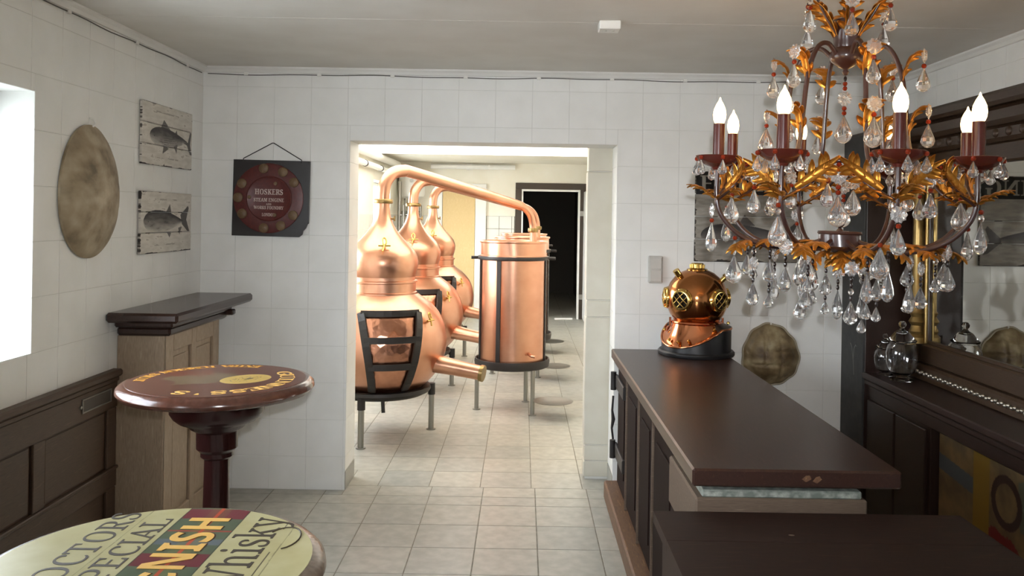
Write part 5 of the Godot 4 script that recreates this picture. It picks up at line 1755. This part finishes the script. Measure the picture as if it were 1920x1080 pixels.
	for i in 81:
		var x := lerpf(LEFT + 0.03, RIGHT - 0.35, i / 80.0)
		pts.append(Vector3(x, 0.003 * sin(x * 5.0) + 0.002 * sin(x * 13.0), 0.002 + 0.001 * sin(x * 7.0)))
	part(cb, "wire", mb().tube(pts, 0.0028, 6).done(), M.cable)
	for i in 9:
		var x := -1.6 + i * 0.42
		if x < RIGHT - 0.5:
			part(cb, "clip", mb().box(Vector3(x - 0.012, -0.006, 0.0), Vector3(x + 0.012, 0.01, 0.009), 0.002).done(), M.white)
	var cl := thing("wall_cable", "thin dark cable under the coving of the window wall", "cable", P(LEFT + 0.008, CEIL - 0.05, 3.0))
	pts = []
	for i in 61:
		var d := lerpf(-1.0, BACK - 0.05, i / 60.0) - 3.0
		pts.append(Vector3(0.002, 0.003 * sin(d * 6.0) + 0.002 * sin(d * 15.0), -d))
	part(cl, "wire", mb().tube(pts, 0.0028, 6).done(), M.cable)
	for i in 9:
		var d := -3.2 + i * 0.6
		part(cl, "clip", mb().box(Vector3(-0.006, -0.006, -d - 0.012), Vector3(0.009, 0.01, -d + 0.012), 0.002).done(), M.white)


func still_room_things() -> void:
	# heating pipes along the left wall with black clips
	for k in 2:
		var y: float = [2.34, 2.2][k]
		var rr: float = [0.05, 0.035][k]
		var x := STILL_LEFT + 0.075
		var t := thing("heating_pipe", ["thick white pipe under the still room ceiling", "thinner white pipe with black clips along the still room wall"][k], "pipe", P(x, y, 9.2))
		part(t, "pipe", mb().tube([Vector3(0, 0, 4.0), Vector3(0, 0, -3.4)], rr, 20).done(), M.white)
		if k == 1:
			for i in 7:
				var d := -3.6 + i * 1.1
				part(t, "clip", mb().tube([Vector3(0, 0, -d - 0.02), Vector3(0, 0, -d + 0.02)], rr + 0.006, 16).box(Vector3(-0.07, -0.01, -d - 0.012), Vector3(0, 0.01, -d + 0.012)).done(), M.iron)
	var fp := thing("far_pipe", "white pipe running across the top of the far wall", "pipe", P(-0.85, 2.365, FAR - 0.06))
	part(fp, "pipe", mb().tube([Vector3(-0.6, 0, 0), Vector3(0.72, 0, 0)], 0.038, 18).done(), M.white)
	part(fp, "coupling", mb().tube([Vector3(-0.04, 0, 0), Vector3(0.05, 0, 0)], 0.05, 18).done(), M.white)
	part(fp, "bracket", mb().box(Vector3(0.3, -0.03, 0.0), Vector3(0.33, 0.03, 0.058)).done(), M.white)
	# water heater with its pipes
	var h := thing("water_heater", "white wall-hung water heater with grey pipes in the far corner", "heater", P(-1.72, 1.85, FAR - 0.225))
	part(h, "tank", mb().lathe([Vector2(0, 0), Vector2(0.13, 0.0), Vector2(0.185, 0.03), Vector2(0.2, 0.07), Vector2(0.2, 0.40), Vector2(0.185, 0.44), Vector2(0.13, 0.465), Vector2(0, 0.47)], 40).done(), M.white)
	part(h, "gauge", mb().lathe([Vector2(0.03, 0), Vector2(0.03, 0.012), Vector2(0.024, 0.014), Vector2(0, 0.014)], 24, Transform3D(Basis(Vector3.RIGHT, PI / 2), Vector3(0.02, 0.27, 0.195))).done(), M.grey_plastic)
	for x in [-0.1, 0.07]:
		part(h, "pipe", mb().tube(smooth_path([Vector3(x, 0.01, 0), Vector3(x, -0.14, 0.0), Vector3(x, -0.9, 0.08), Vector3(x, -1.1, 0.1)], 4), 0.02, 12).done(), M.steel)
	part(h, "valve", mb().tube([Vector3(-0.16, -0.22, 0.02), Vector3(0.14, -0.22, 0.02)], 0.028, 12).tube([Vector3(0.14, -0.29, 0.02), Vector3(0.14, -0.1, 0.02)], 0.02, 12).done(), M.steel)
	var st := thing("steel_standpipe", "grey steel standpipe on the left wall beside the heater", "pipe", P(STILL_LEFT + 0.09, 0, FAR - 0.55))
	part(st, "pipe", mb().tube([Vector3(0, 0.0, 0), Vector3(0, 2.1, 0)], 0.03, 14).done(), M.steel)
	part(st, "pipe", mb().tube([Vector3(0.07, 0.0, 0.05), Vector3(0.07, 1.75, 0.05)], 0.018, 12).done(), M.steel)
	part(st, "elbow", mb().tube([Vector3(0, 1.6, 0), Vector3(0.17, 1.6, 0), Vector3(0.2, 1.63, 0), Vector3(0.2, 1.78, 0)], 0.026, 12).done(), M.steel)
	part(st, "foot", mb().lathe([Vector2(0, 0), Vector2(0.06, 0), Vector2(0.06, 0.012), Vector2(0, 0.012)], 20).done(), M.steel)
	# loose white board on the floor by the doorway
	var wbd := thing("loose_board", "short white board lying on the floor by the dark doorway", "board", P(0.66, 0, FAR - 0.1))
	wbd.rotation.y = 0.12
	bx(wbd, "plank", Vector3(-0.14, 0.001, -0.03), Vector3(0.14, 0.025, 0.03), M.white, 0.003)
